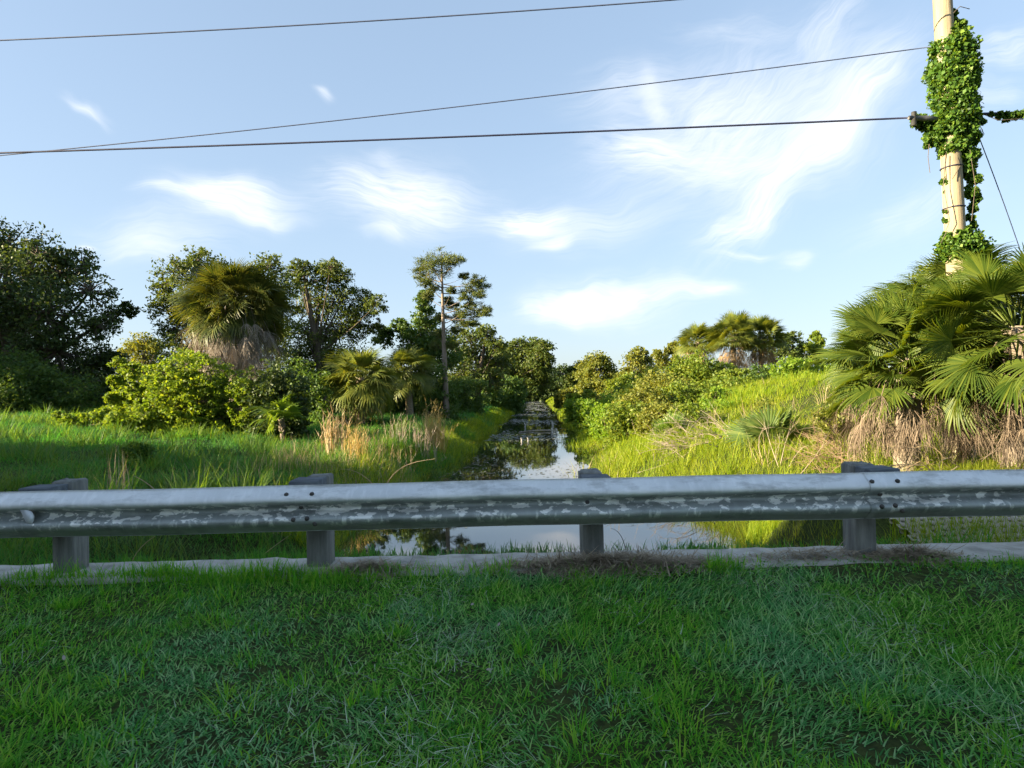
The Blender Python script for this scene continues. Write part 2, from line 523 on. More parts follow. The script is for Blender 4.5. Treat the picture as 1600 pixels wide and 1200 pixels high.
def make_mesh(name, V, Fq, mat=None, smooth=False):
    me = bpy.data.meshes.new(name)
    V = np.asarray(V, np.float32)
    Fq = np.asarray(Fq, np.int32)
    me.vertices.add(len(V))
    me.vertices.foreach_set('co', V.ravel())
    me.loops.add(Fq.size)
    me.loops.foreach_set('vertex_index', Fq.ravel())
    me.polygons.add(len(Fq))
    me.polygons.foreach_set('loop_start', np.arange(0, Fq.size, 4, dtype=np.int32))
    me.polygons.foreach_set('loop_total', np.full(len(Fq), 4, np.int32))
    if smooth:
        me.polygons.foreach_set('use_smooth', np.ones(len(Fq), bool))
    me.update(calc_edges=True)
    if mat:
        me.materials.append(mat)
    return me


def link(name, me, parent=None):
    o = bpy.data.objects.new(name, me)
    COL.objects.link(o)
    if parent:
        o.parent = parent
    return o


def obj(name, buf, mat, parent=None, smooth=False, origin=None):
    V, Fq = buf.arrays() if isinstance(buf, Buf) else buf
    if origin is not None:
        V = V - np.asarray(origin)
    o = link(name, make_mesh(name, V, Fq, mat, smooth), parent)
    if origin is not None and parent is None:
        o.location = origin
    return o


def tag(o, label=None, cat=None, group=None, kind=None):
    if label:
        o['label'] = label
    if cat:
        o['category'] = cat
    if group:
        o['group'] = group
    if kind:
        o['kind'] = kind
    return o


def thing(name, label, cat, loc, group=None):
    o = bpy.data.objects.new(name, None)
    o.empty_display_size = .2
    COL.objects.link(o)
    o.location = loc
    return tag(o, label, cat, group)


def tube(pts, rad, n=6, cap=True):
    pts = np.asarray(pts, float)
    rad = np.broadcast_to(np.asarray(rad, float), (len(pts),))
    tang = np.gradient(pts, axis=0)
    tang /= np.linalg.norm(tang, axis=1)[:, None] + 1e-9
    ref = np.array((0, 0, 1.0)) if abs(tang[0][2]) < .9 else np.array((1.0, 0, 0))
    V = []
    a = np.linspace(0, 2 * PI, n, endpoint=False)
    for p, t, r in zip(pts, tang, rad):
        s = np.cross(t, ref)
        s /= np.linalg.norm(s) + 1e-9
        b = np.cross(s, t)
        V.append(p + r * (np.cos(a)[:, None] * s + np.sin(a)[:, None] * b))
        ref = b
    V = np.concatenate(V)
    Fq = []
    for i in range(len(pts) - 1):
        for j in range(n):
            k = (j + 1) % n
            Fq.append((i * n + j, i * n + k, (i + 1) * n + k, (i + 1) * n + j))
    if cap and n >= 4:
        for base in (0, (len(pts) - 1) * n):
            for j in range(1, n - 1, 2):
                Fq.append((base, base + j, base + j + 1, base + (j + 2) % n if j + 2 < n else base + j + 1))
        Fq = [q if len(set(q)) == 4 else None for q in Fq]
        Fq = [q for q in Fq if q]
    return V, np.array(Fq)


def bevel_box(x0, x1, y0, y1, z0, z1, b=.01, rng=None, jit=0):
    """box with chamfered vertical edges and a chamfered top"""
    ring = [(x0 + b, y0), (x1 - b, y0), (x1, y0 + b), (x1, y1 - b), (x1 - b, y1), (x0 + b, y1), (x0, y1 - b), (x0, y0 + b)]
    cx, cy_ = (x0 + x1) / 2, (y0 + y1) / 2
    V, Fq = [], []
    lv = [(z0, 1), (z1 - b, 1), (z1, 1 - 2 * b / min(x1 - x0, y1 - y0))]
    for z, s in lv:
        for x, y in ring:
            V.append((cx + (x - cx) * s, cy_ + (y - cy_) * s, z + (rng.normal(0, jit) if jit else 0)))
    for i in range(2):
        for j in range(8):
            k = (j + 1) % 8
            Fq.append((i * 8 + j, i * 8 + k, i * 8 + 8 + k, i * 8 + 8 + j))
    for base in (16,):
        Fq += [(base, base + 1, base + 2, base + 3), (base, base + 3, base + 4, base + 7), (base + 7, base + 4, base + 5, base + 6)]
    return np.array(V), np.array(Fq)


def unit(a):
    return a / (np.linalg.norm(a, axis=-1, keepdims=True) + 1e-9)


def leaves(c, size, rng, aspect=.5, upb=.5, radial=None, fold=.15):
    """one small rhombic leaf per centre"""
    n = len(c)
    size = np.broadcast_to(np.asarray(size, float), (n,))[:, None]
    nrm = unit(rng.normal(size=(n, 3)) + np.array((0, 0, upb)))
    if radial is not None:
        u = unit(radial + rng.normal(size=(n, 3)) * .45)
        w = unit(np.cross(u, rng.normal(size=(n, 3))))
        nrm = np.cross(u, w)
    else:
        u = unit(np.cross(nrm, rng.normal(size=(n, 3))))
        w = np.cross(nrm, u)
    a, b = size * .5, size * .5 * aspect
    V = np.stack([c - u * a, c + w * b + nrm * a * fold - u * a * .1, c + u * a, c - w * b + nrm * a * fold - u * a * .1], 1).reshape(-1, 3)
    return V, np.arange(4 * n).reshape(n, 4)


def blades(base, Ln, Wd, az, lean, bend, segs=3):
    n = len(base)
    h = np.stack([np.cos(az), np.sin(az), np.zeros(n)], 1)
    s = np.stack([-np.sin(az), np.cos(az), np.zeros(n)], 1)
    p = base.copy()
    V = np.zeros((n, segs + 1, 2, 3))
    for k in range(segs + 1):
        t = k / segs
        w = Wd * (1 - t ** 1.6) * .5 + Wd * .04
        V[:, k, 0] = p - s * w[:, None]
        V[:, k, 1] = p + s * w[:, None]
        a = lean + bend * (t + .5 / segs)
        p = p + (Ln / segs)[:, None] * (h * np.sin(a)[:, None] + np.array((0, 0, 1.0)) * np.cos(a)[:, None])
    m_ = 2 * (segs + 1)
    q = np.array([(2 * k, 2 * k + 1, 2 * k + 3, 2 * k + 2) for k in range(segs)])
    Fq = (np.arange(n)[:, None, None] * m_ + q[None]).reshape(-1, 4)
    return V.reshape(-1, 3), Fq


def sm(a, b, x):
    t = np.clip((x - a) / (b - a), 0, 1)
    return t * t * (3 - 2 * t)


_rs = np.random.default_rng(5)
_K = [(_rs.normal(size=2) * f, _rs.uniform(0, 2 * PI), a) for f, a in
      [(.35, .5), (.35, .5), (.8, .3), (.8, .3), (1.9, .15), (1.9, .15), (4.5, .07), (4.5, .07), (4.5, .07)]]


def bumpy(x, y):
    z = 0
    for k, ph, a in _K:
        z = z + a * np.sin(k[0] * x + k[1] * y + ph)
    return z


# ------------------------------------------------------------------ terrain
WATER = -1.10


def near_s(y):
    return 1 - sm(9, 18, y)


def xc(y):
    return .12 + .038 * y


def Ledge(y):
    return xc(y) - (2.5 + .7 * near_s(y)) - .25 * np.sin(y * .45) - .15 * np.sin(y * 1.1 + 1)


def Redge(y):
    return xc(y) + 1.45 + 1.4 * near_s(y) + .18 * np.sin(y * .5 + 2) + .12 * np.sin(y * 1.3)


def H(x, y):
    x, y = np.asarray(x, float), np.asarray(y, float)
    dl, dr = Ledge(y) - x, x - Redge(y)
    b = bumpy(x, y)
    zl = -1.35 + 1.02 * sm(-.2, 2.3, dl) + .06 * b * sm(0, 3, dl) + .42 * sm(2.5, 9, dl) + .62 * sm(6, 22, dl) + (.10 * bumpy(x * 1.6, y * 1.6) + .05 * bumpy(x * 3.1, y * 3.1)) * sm(1.5, 4, dl) + .25 * sm(20, 60, y) * sm(1, 5, dl)
    zr = -1.35 + 1.15 * sm(-.2, 2.8, dr) + .07 * b * sm(0, 3, dr) + (1.42 + .22 * b) * sm(1.6, 9.5, dr) * sm(10, 20, y)
    mk = sm(3.1, 4.0, x) * sm(5.2, 5.9, y) * (1 - sm(7.6, 10.5, y))
    zr = zr * (1 - mk) + mk * (np.clip(-.33 + .36 * (y - 6.1), -.4, .12) + .02 * (x - 3.9) - .06)
    chan = np.full_like(zl, -1.75)
    z = np.where(dl > -.4, zl, np.where(dr > -.4, zr, chan))
    far = sm(150, 165, y)
    z = z * (1 - far) + (.2 + .1 * b) * far
    front = .012 * b + .012 * bumpy(x * 3, y * 3)
    s = sm(4.84, 5.0, y)
    return front * (1 - s) + z * s


def H1(x, y):
    return float(H(np.array([x]), np.array([y]))[0])


def graded(lo, mid0, mid1, hi, step, grow=1.12):
    a = list(np.arange(mid0, mid1 + 1e-6, step))
    s, v = step, mid1
    while v < hi:
        s *= grow
        v += s
        a.append(v)
    s, v = step, mid0
    while v > lo:
        s *= grow
        v -= s
        a.insert(0, v)
    return np.array(a)


def grid_obj(name, xs, ys, zf, mat):
    X, Y = np.meshgrid(xs, ys)
    V = np.stack([X.ravel(), Y.ravel(), zf(X.ravel(), Y.ravel())], 1)
    nx, ny = len(xs), len(ys)
    i = (np.arange(ny - 1)[:, None] * nx + np.arange(nx - 1)[None]).ravel()
    return link(name, make_mesh(name, V, np.stack([i, i + 1, i + 1 + nx, i + nx], 1), mat, True))


tag(grid_obj('ground', graded(-700, -9, 13, 700, .16, 1.10), graded(-30, 1.5, 26, 1500, .16, 1.06), H, M['ground']), kind='structure')
ys_w = np.concatenate([np.linspace(4.86, 30, 60), np.linspace(32, 166, 60)])
wl = Buf()
Vw = []
for y in ys_w:
    Vw += [(float(Ledge(y)) - .6, y, WATER), (float(Redge(y)) + .6, y, WATER)]
wl.add(Vw, [(2 * i, 2 * i + 1, 2 * i + 3, 2 * i + 2) for i in range(len(ys_w) - 1)])
tag(obj('water', wl, M['water']), kind='structure')

# concrete headwall cap that carries the posts
rng = np.random.default_rng(11)
hb = Buf()
xs = np.arange(-9, 9.01, .12)
prof = [(4.385, -.25), (4.38, .012), (4.395, .028), (4.82, .028), (4.84, .014), (4.84, -1.95)]
V = []
for x in xs:
    w = .012 * math.sin(x * 2.3) + rng.normal(0, .006)
    for k, (y, z) in enumerate(prof):
        V.append((x, y + (w if k < 3 else w * .3), z + (rng.normal(0, .003) if 1 <= k <= 4 else 0)))
n = len(prof)
hb.add(V, [(i * n + k, (i + 1) * n + k, (i + 1) * n + k + 1, i * n + k + 1) for i in range(len(xs) - 1) for k in range(n - 1)])
tag(obj('concrete_headwall', hb, M['concrete']), 'weathered pale concrete headwall cap running under the guardrail posts above the canal', 'headwall')

# ------------------------------------------------------------------ guardrail
RZ = .642
gr = thing('guardrail', 'weathered galvanized W-beam guardrail with grey posts across the canal', 'guardrail', (.55, 4.54, 0))
GO = np.array((.55, 4.54, 0))
prof = [(.0, .000), (.006, .004), (.012, .0), (.020, -.014), (.040, -.040), (.060, -.066), (.075, -.077), (.090, -.083), (.104, -.079), (.114, -.070), (.128, -.042),
        (.142, -.012), (.152, -.003), (.166, -.003), (.176, -.012), (.190, -.042), (.204, -.070), (.214, -.079), (.228, -.083), (.243, -.077),
        (.258, -.066), (.278, -.040), (.298, -.014), (.306, .0), (.312, .004)]
prof = [(4.333 + d, RZ - z) for z, d in prof]


def rail_panel(x0, x1, dy, seed):
    r = np.random.default_rng(seed)
    xs = np.arange(x0, x1 + .01, .06)
    V = []
    for x in xs:
        wy = .004 * math.sin(x * 1.7 + seed) + .0025 * math.sin(x * 5.1)
        wz = .003 * math.sin(x * 1.1 + 1) + .0018 * math.sin(x * 4.3 + 2)
        for (y, z) in prof:
            V.append((x, y + dy + wy, z + wz))
    n = len(prof)
    nv = len(V)
    V2 = [(x, y + .0035, z) for x, y, z in V]
    Fq = [(i * n + k, i * n + k + 1, (i + 1) * n + k + 1, (i + 1) * n + k) for i in range(len(xs) - 1) for k in range(n - 1)]
    Fb = [tuple(q + nv for q in f[::-1]) for f in Fq]
    ends = []
    for i in (0, len(xs) - 1):
        ends += [(i * n + k, i * n + k + 1, nv + i * n + k + 1, nv + i * n + k) for k in range(n - 1)]
    edge = []
    for k in (0, n - 1):
        edge += [(i * n + k, (i + 1) * n + k, nv + (i + 1) * n + k, nv + i * n + k) for i in range(len(xs) - 1)]
    return np.array(V + V2), np.array(Fq + Fb + ends + edge)


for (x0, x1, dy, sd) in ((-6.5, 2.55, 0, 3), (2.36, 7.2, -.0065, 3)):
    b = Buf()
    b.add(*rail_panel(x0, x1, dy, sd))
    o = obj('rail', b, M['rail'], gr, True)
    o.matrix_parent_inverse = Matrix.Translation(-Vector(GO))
rng = np.random.default_rng(4)
PX = [-5.17, -3.22, -1.41, .55, 2.49, 4.43]
for i, x in enumerate(PX):
    b = Buf()
    b.add(*bevel_box(x - .078, x + .078, 4.56, 4.74, -.3, .664 + [0, .012, .006, -.006, .004, 0][i], .012, rng, .003))
    p = obj('post', b, M['post'], gr)
    b = Buf()
    sk = [.0, -.045, -.02, .012, .03, .0][i]
    b.add(*bevel_box(x - .10 + sk, x + .10 + sk, 4.343, 4.553,   .33, .655 + [0, .004, .012, -.012, .004, 0][i], .006, rng, .002))
    q = obj('spacer_block', b, M['block'], gr)
    for o in (p, q):
        o.matrix_parent_inverse = Matrix.Translation(-Vector(GO))
    zc = .484
    spots = [(x - .06, zc)] if i not in (2, 4) else [(x - .11, RZ - .055), (x + .06, RZ - .055), (x - .03, zc + .012), (x - .06, zc - .06), (x + .03, zc - .055), (x + .08, RZ - .25)]
    for (bx, bz) in spots:
        b = Buf()
        # surface depth at this height
        zz = np.array([z for y, z in prof])[::-1]
        yy = np.array([y for y, z in prof])[::-1]
        by = float(np.interp(bz, zz, yy)) - (.0065 if bx > 2.36 else 0)
        b.add(*tube([(bx, by + .004, bz), (bx, by - .006, bz), (bx, by - .009, bz)], [.016, .015, .009], 8))
        o = obj('bolt', b, M['bolt'], gr)
        o.matrix_parent_inverse = Matrix.Translation(-Vector(GO))
# bent reflector tab
b = Buf()
ox = (30 - 800) / 1000 * 4.26 + .05
pts = [(-.060, .062), (-.020, .060), (.020, .045), (.040, .018), (.038, -.004), (.022, -.036), (.004, -.068), (-.020, -.022)]
n = len(pts)
V = [(ox + x, 4.262 - .25 * max(0, x), .470 + z) for x, z in pts] + [(ox + x, 4.270 - .25 * max(0, x), .470 + z) for x, z in pts]
Fq = [(0, 7, 2, 1), (7, 6, 3, 2), (6, 5, 4, 3)]
Fq += [tuple(q + n for q in f[::-1]) for f in Fq]
for k in range(n):
    Fq.append((k, (k + 1) % n, n + (k + 1) % n, n + k))
b.add(V, Fq)
b.add(*tube([(ox - .02, 4.264, .475), (ox - .02, 4.334, .475)], .006, 6))
o = obj('reflector_tab', b, M['reflector'], gr)
o.matrix_parent_inverse = Matrix.Translation(-Vector(GO))

# ------------------------------------------------------------------ tree builder


def lobes_px(lst, d, depth=1.0, rng=None):
    out = []
    for L_ in lst:
        px, py, r = L_[:3]
        dd = d + (L_[3] if len(L_) > 3 else (rng.uniform(-1, 1) * depth if rng is not None else 0))
        out.append((P(px, py, dd), r / F * dd))
    return out


def tree(name, label, cat, bx, d, lobes, leaf, mat, seed, dens=1.0, group=None, bark='bark', trunk_r=.16, depth=1.0, aspect=.5, upb=.5,
         clus=.30, fork=.45, needle=False, flat=.85, world=None, trunk_top=None, twig=True, zoff=0, per=None, skirt=False):
    rng = np.random.default_rng(seed)
    if world is None:
        g = P(bx, 612, d)
        base = np.array((g[0], g[1], 0))
        lb = lobes_px(lobes, d, depth, rng)
    else:
        base = np.array((world[0], world[1], 0))
        lb = [(base + np.array(c), r) for c, r in lobes]
    base[2] = H1(base[0], base[1]) - .05 + zoff
    if cat in ('shrub', 'bush') or skirt:
        gz = base[2]
        for (c, r_) in list(lb):
            if c[2] - r_ > gz + .15:
                steps = int(min(3, (c[2] - gz) / (r_ * 1.4))) or 1
                for q in range(1, steps + 1):
                    zz = c[2] + (gz + .55 * r_ - c[2]) * q / steps
                    lb.append((np.array((c[0] + rng.normal(0, .25) * r_, c[1] + rng.normal(0, .25) * r_, zz)), r_ * .95))
    root = thing(name, label, cat, base, group)
    tb, cb = Buf(), Buf()
    top = np.array(max((l[0] for l in lb), key=lambda c: c[2]))
    if trunk_top is not None:
        top = P(trunk_top[0], trunk_top[1], d)
    ts = np.linspace(0, 1, 7)
    bend = rng.normal(0, .02, 3) * (top[2] - base[2])
    tpts = np.array([base + (top - base) * t + np.array((bend[0], bend[1], 0)) * math.sin(t * PI) for t in ts])
    tb.add(*tube(tpts, trunk_r * (1.15 - .95 * ts), 8))
    for (c, r) in lb:
        h = np.clip((c[2] - base[2]) / max(.1, top[2] - base[2]), .1, 1) * fork + rng.uniform(0, .12)
        k = min(.97, h) * 6
        i0 = int(min(5, k))
        a = tpts[i0] * (1 - (k - i0)) + tpts[i0 + 1] * (k - i0)
        mid = (a + c) / 2 + np.array((0, 0, -.12)) * np.linalg.norm(c - a) + rng.normal(0, .06, 3) * np.linalg.norm(c - a)
        q = np.array([a * (1 - t) ** 2 + 2 * t * (1 - t) * mid + c * t * t for t in np.linspace(0, 1, 6)])
        r0 = max(.012, trunk_r * .42 * min(1, r * .9))
        tb.add(*tube(q, r0 * (1 - .8 * np.linspace(0, 1, 6)), 5, False))
        if per:
            nc = per[0]
        else:
            nc = max(6, int(34 * dens * (1 if r < 1.2 else (r / 1.2) ** .9)))
        dr = unit(rng.normal(size=(nc, 3)))
        rad = r * rng.uniform(.35, 1.08, nc) ** .7 * (1.3 if r < .8 and not needle else 1)
        cc = c + dr * rad[:, None] * np.array((1, 1, flat))
        cr = r * clus * rng.uniform(.6, 1.4, nc)
        if twig:
            for j in range(0, nc):
                tb.add(*tube(np.array([c + (cc[j] - c) * .1, (c + cc[j]) / 2 + rng.normal(0, .05, 3) * r, cc[j]]), [r0 * .35, r0 * .22, r0 * .1], 3, False))
        for j in range(nc):
            nl = per[1] if per else int(np.clip(44 * (cr[j] / (leaf * 1.9)) ** 1.6, 22, 190) * (dens if dens < 1 else 1))
            dv = unit(rng.normal(size=(nl, 3)))
            pp = np.clip(rng.normal(size=(nl, 3)), -1.7, 1.7) * cr[j] * np.array((.72, .72, .46)) * rng.uniform(.7, 1.3, 3)
            if needle:
                pp = np.clip(rng.normal(size=(nl, 3)), -2.2, 2.2) * cr[j] * np.array((.85, .85, .5))
                dv = unit(pp + np.array((0, 0, .3)) * cr[j])
            sz = leaf * rng.uniform(.6, 1.35, nl)
            if needle:
                cb.add(*leaves(cc[j] + pp * .7, sz * 1.5, rng, .11, 0, radial=dv))
            else:
                cb.add(*leaves(cc[j] + pp, sz, rng, aspect, upb))
    obj('trunk', tb, M[bark], root, True, base)
    obj('crown', cb, M[mat], root, False, base)
    return root


def copy_tree(root, loc, rz, sc, label, group=None):
    c = root.copy()
    COL.objects.link(c)
    c.location = loc
    c.rotation_euler = (0, 0, rz)
    c.scale = (sc, sc, sc)
    c['label'] = label
    if group:
        c['group'] = group
    for ch in list(root.children):
        k = ch.copy()
        COL.objects.link(k)
        k.parent = c
    return c


# ------------------------------------------------------------------ palms


def fan_leaf(rng, petiole=.8, R_=.75, nseg=36, span=110, droop=.35, tip=.25, closed=0.0, vfold=True, split=.5, shag=.05):
    """palmate frond along +X, face up +Z"""
    b = Buf()
    # petiole
    b.add(*tube([(0, 0, 0), (petiole * .5, 0, .03 * petiole), (petiole, 0, 0)], [.022 * R_ / .75, .015 * R_ / .75, .011 * R_ / .75], 4, False))
    ang = np.linspace(-R(span), R(span), nseg)
    da = ang[1] - ang[0]
    ts = [0.02, split * .5, split, (1 + split) / 2, .86, 1.0]
    cup = rng.uniform(-.15, .25)
    for a in ang:
        ln = R_ * (1.0 - .22 * (abs(a) / R(span)) ** 2) * rng.uniform(.92, 1.06)
        tdr = tip * rng.uniform(.3, 1.7)
        sw = rng.normal(0, shag)
        zw = rng.normal(0, shag * 1.3) if shag > .1 else 0
        rows = []
        for t in ts:
            r = ln * t
            aa = a * (1 - closed * t) + sw * max(0, t - split)
            # costa: middle segments start further along and curve down
            w = r * math.tan(da * .54) if t <= split else ln * split * math.tan(da * .54) * (1 - ((t - split) / (1 - split)) ** 1.3) + .002
            x, y = petiole + r * math.cos(aa) + .12 * R_ * math.cos(a) ** 2 * t, r * math.sin(aa)
            z = -droop * R_ * t * t * (.4 + .6 * max(0, math.cos(a))) + cup * R_ * abs(math.sin(a)) * t * .6 + zw * r - (tdr * R_ * max(0, t - split) ** 2 / (1 - split) ** 2)
            sx, sy = -math.sin(aa), math.cos(aa)
            f = w * .7 if vfold else 0
            rows.append([(x - sx * w, y - sy * w, z), (x, y, z - f), (x + sx * w, y + sy * w, z)])
        V = np.array(rows).reshape(-1, 3)
        Fq = []
        for k in range(len(ts) - 1):
            i = 3 * k
            Fq += [(i, i + 1, i + 4, i + 3), (i + 1, i + 2, i + 5, i + 4)]
        b.add(V, Fq)
    return b.arrays()


def place_leaf(V, elev, az, roll, origin, scale=1.0, flop=0.0):
    V = V * scale
    cr, sr = math.cos(roll), math.sin(roll)
    V = np.stack([V[:, 0], V[:, 1] * cr - V[:, 2] * sr, V[:, 1] * sr + V[:, 2] * cr], 1)
    if flop:                          # arch the frond downwards along its length
        r = V[:, 0].max() + 1e-6
        a = flop * np.clip(V[:, 0] / r, 0, 1) ** 1.4
        L_ = V[:, 0].copy()
        V = np.stack([L_ * np.cos(a * .6) + V[:, 2] * np.sin(a), V[:, 1], V[:, 2] * np.cos(a) - L_ * np.sin(a * .6)], 1)
    ce, se = math.cos(elev), math.sin(elev)
    V = np.stack([V[:, 0] * ce - V[:, 2] * se, V[:, 1], V[:, 0] * se + V[:, 2] * ce], 1)
    ca, sa = math.cos(az), math.sin(az)
    V = np.stack([V[:, 0] * ca - V[:, 1] * sa, V[:, 0] * sa + V[:, 1] * ca, V[:, 2]], 1)
    return V + origin


def palm(name, label, base, head, size, seed, ngreen=40, ndead=28, nseg=30, mat='palm_leaf', dmat='dead_frond', group=None, trunk_r=.17, lo=-35, vfold=True,
         dead_lo=-88, dead_hi=-48, petf=.45, droop=.25, tip=.3, skirt=.0, hi=86, boots=True, cat='palm', dead_len=1.0, skirt_r=0.0):
    rng = np.random.default_rng(seed)
    base, head = np.array(base, float), np.array(head, float)
    root = thing(name, label, cat, base, group)
    blade, pet = size * (1 - petf), size * petf
    green = [fan_leaf(rng, pet * rng.uniform(.8, 1.15), blade * rng.uniform(.9, 1.1), nseg, rng.uniform(95, 125), droop * rng.uniform(.6, 1.4), tip * rng.uniform(.6, 1.4), 0, vfold, rng.uniform(.42, .58)) for _ in range(7)]
    dead = [fan_leaf(rng, pet * rng.uniform(.7, 1.0), blade * .95 * dead_len, max(12, nseg * 2 // 3), rng.uniform(50, 80), .1, .1, rng.uniform(.45, .75), vfold, .14, .20) for _ in range(7)]
    if head[2] - base[2] > .3:
        tb = Buf()
        t = np.linspace(0, 1, 16)
        pts = base + (head - base) * t[:, None]
        tb.add(*tube(pts, trunk_r * (1.1 - .15 * t + .05 * np.sin(t * 60)), 10))
        if boots:
            for k in range(int(60)):
                tt = rng.uniform(.45, 1.0)
                az = rng.uniform(0, 2 * PI)
                o_ = base + (head - base) * tt + np.array((math.cos(az), math.sin(az), 0)) * trunk_r * .9
                tb.add(*tube([o_, o_ + np.array((math.cos(az) * .12, math.sin(az) * .12, .16)) * size * .45], [.035, .015], 4, False))
        obj('trunk', tb, M['palm_bark'], root, True, base)
    gb = Buf()
    for k in range(ngreen):
        u = (k + .5) / ngreen
        el = R(hi + (lo - hi) * u ** .85 + rng.normal(0, 5))
        az = k * 2.39996 + rng.normal(0, .25)
        V, Fq = green[rng.integers(len(green))]
        org = head + np.array((0, 0, -.12 * size * u)) + np.array((math.cos(az), math.sin(az), 0)) * trunk_r * .4
        gb.add(place_leaf(V, el, az, rng.normal(0, .55), org, rng.uniform(.85, 1.1) * (.8 + .25 * min(1, u * 2)), rng.uniform(.0, .22) * (0.2 + u)), Fq)
    obj('crown', gb, M[mat], root, False, base)
    if ndead:
        db = Buf()
        for k in range(ndead):
            az = k * 2.39996 + rng.normal(0, .3)
            el = R(rng.uniform(dead_lo, dead_hi))
            V, Fq = dead[rng.integers(len(dead))]
            org = head + np.array((0, 0, -.10 * size - rng.uniform(0, 1) * skirt)) + np.array((math.cos(az), math.sin(az), 0)) * (trunk_r + skirt_r * rng.uniform(.15, 1) ** .7)
            db.add(place_leaf(V, el, az, rng.normal(0, .5), org, rng.uniform(.75, 1.1), rng.uniform(0, .35)), Fq)
        obj('dead_fronds', db, M[dmat], root, False, base)
    return root


def gpos(px, d):
    g = P(px, 612, d)
    return np.array((g[0], g[1], H1(g[0], g[1])))


exec_parts = True
# ================================================================== LEFT BANK
tree('oak_tree', 'big dark dense oak at the left edge of the meadow', 'tree', 20, 34,
     [(10, 385, 48), (-70, 390, 75), (45, 430, 55), (-10, 455, 70), (95, 430, 40), (130, 415, 28), (140, 455, 34), (70, 490, 65), (175, 492, 24), (198, 484, 12), (150, 510, 30),
      (-60, 510, 90), (20, 540, 75), (90, 550, 60), (140, 570, 42), (-90, 590, 70), (40, 595, 60), (110, 605, 45), (165, 560, 26), (60, 400, 22), (100, 402, 14)],
       .20, 'dark_leaf', 21, .92, depth=2.5, trunk_r=.45, clus=.25)
tree('distant_tree', 'small pale flat-topped tree seen far off between the dark oak and the cabbage palm', 'tree', 222, 85,
     [(205, 545, 16), (225, 535, 18), (245, 545, 14), (190, 552, 10), (225, 552, 20), (210, 575, 20), (240, 575, 20)], .35, 'olive_leaf', 22, .8, depth=1.5, trunk_r=.3, clus=.34)
tree('laurel_tree', 'leafy tree with sunlit edge standing close behind the big cabbage palm', 'tree', 300, 33,
     [(262, 445, 20), (258, 480, 22), (280, 425, 24), (310, 410, 22), (295, 470, 40), (275, 515, 30), (290, 545, 36), (330, 440, 40), (420, 420, 26), (440, 450, 22), (400, 500, 50), (300, 590, 40), (430, 540, 30)],
     .165, 'oak_leaf', 23, 1.0, depth=1.4, trunk_r=.25, clus=.3)
g = gpos(368, 25)
palm('cabbage_palm', 'big round cabbage palm with a thick grey skirt of dead fronds behind the yellow-green bush', g, P(368, 472, 25), 1.98, 31, 180, 200, 34, mat='big_palm_leaf', dmat='grey_frond', lo=-42, skirt=1.35, trunk_r=.25, petf=.56, droop=.1, tip=.2, vfold=False, dead_lo=-86, dead_hi=-58, dead_len=.9, skirt_r=1.05)
tree('oak_tree', 'loose-crowned oak with sunlit top standing between the cabbage palm and the vine-wrapped tree', 'tree', 515, 38,
     [(465, 425, 17), (482, 440, 20), (510, 430, 24), (530, 435, 22), (500, 470, 34), (535, 465, 26), (570, 470, 24), (588, 475, 14), (560, 500, 28), (585, 510, 12), (530, 520, 40), (480, 520, 34), (500, 565, 44), (545, 570, 40), (465, 480, 16), (462, 560, 30), (516, 418, 15), (472, 416, 13)],
     .155, 'oak_leaf', 24, 1.05, depth=1.4, trunk_r=.3, clus=.26)
palm('palm_thicket', 'low yellow-lit palm mound with drooping fronds at the edge of the meadow', gpos(562, 30), P(566, 590, 30), 1.75, 33, 80, 34, 26, mat='far_palm_leaf', dmat='tan_frond', lo=-55, skirt=.5, petf=.52, droop=.2, tip=.3, vfold=False, trunk_r=.2)
palm('palm_thicket', 'second palm mound with pale hanging frond tips just behind the yellow-lit one', gpos(640, 34), P(636, 578, 34), 1.6, 34, 64, 16, 26, mat='far_palm_leaf', lo=-45, petf=.52, droop=.25, tip=.35, vfold=False, trunk_r=.2)
tree('vine_covered_tree', 'narrow dead tree wrapped in dark green vine beside the pine', 'tree', 668, 42,
     [(664, 462, 9), (662, 475, 12), (668, 495, 16), (662, 515, 18), (672, 535, 22), (650, 530, 18), (690, 530, 14), (640, 545, 16), (665, 560, 30), (700, 560, 24), (625, 508, 9), (632, 520, 12), (605, 520, 8), (600, 530, 12)],
     .20, 'under_leaf', 25, 1.1, trunk_r=.2, clus=.36, depth=.6)
tree('pine_tree', 'tall slender pine with open tufted crown, tallest tree on the left bank', 'tree', 697, 36,
     [(a, b_, c * 1.5) for a, b_, c in [(690, 402, 12), (706, 408, 12), (672, 410, 12), (660, 414, 9), (655, 428, 9), (668, 428, 12), (688, 420, 12), (715, 405, 8), (672, 450, 9), (664, 442, 7), (668, 462, 6),
      (746, 436, 8), (752, 446, 8), (738, 452, 10), (730, 462, 8), (748, 462, 7), (726, 432, 5),
      (750, 484, 9), (760, 489, 7), (738, 490, 9), (722, 487, 8), (708, 478, 7), (715, 498, 8), (700, 470, 6), (734, 478, 6), (705, 455, 5), (690, 497, 6), (742, 505, 6), (684, 522, 7), (714, 515, 7), (705, 540, 6), (680, 540, 5), (726, 505, 5)]],
     .17, 'pine_needle', 26, 1.0, needle=True, trunk_r=.17, clus=.42, depth=.8, fork=.86, bark='pale_bark', trunk_top=(690, 402), per=(12, 46), flat=.75)
tree('hammock_tree', 'rounded dark tree right behind the tall pine', 'tree', 745, 52,
     [(735, 532, 24), (760, 522, 18), (775, 540, 16), (712, 545, 24), (745, 560, 32), (775, 570, 26), (720, 585, 30), (765, 595, 24), (700, 600, 24)],
     .26, 'oak_leaf', 27, .95, trunk_r=.25, clus=.3, depth=1.5)
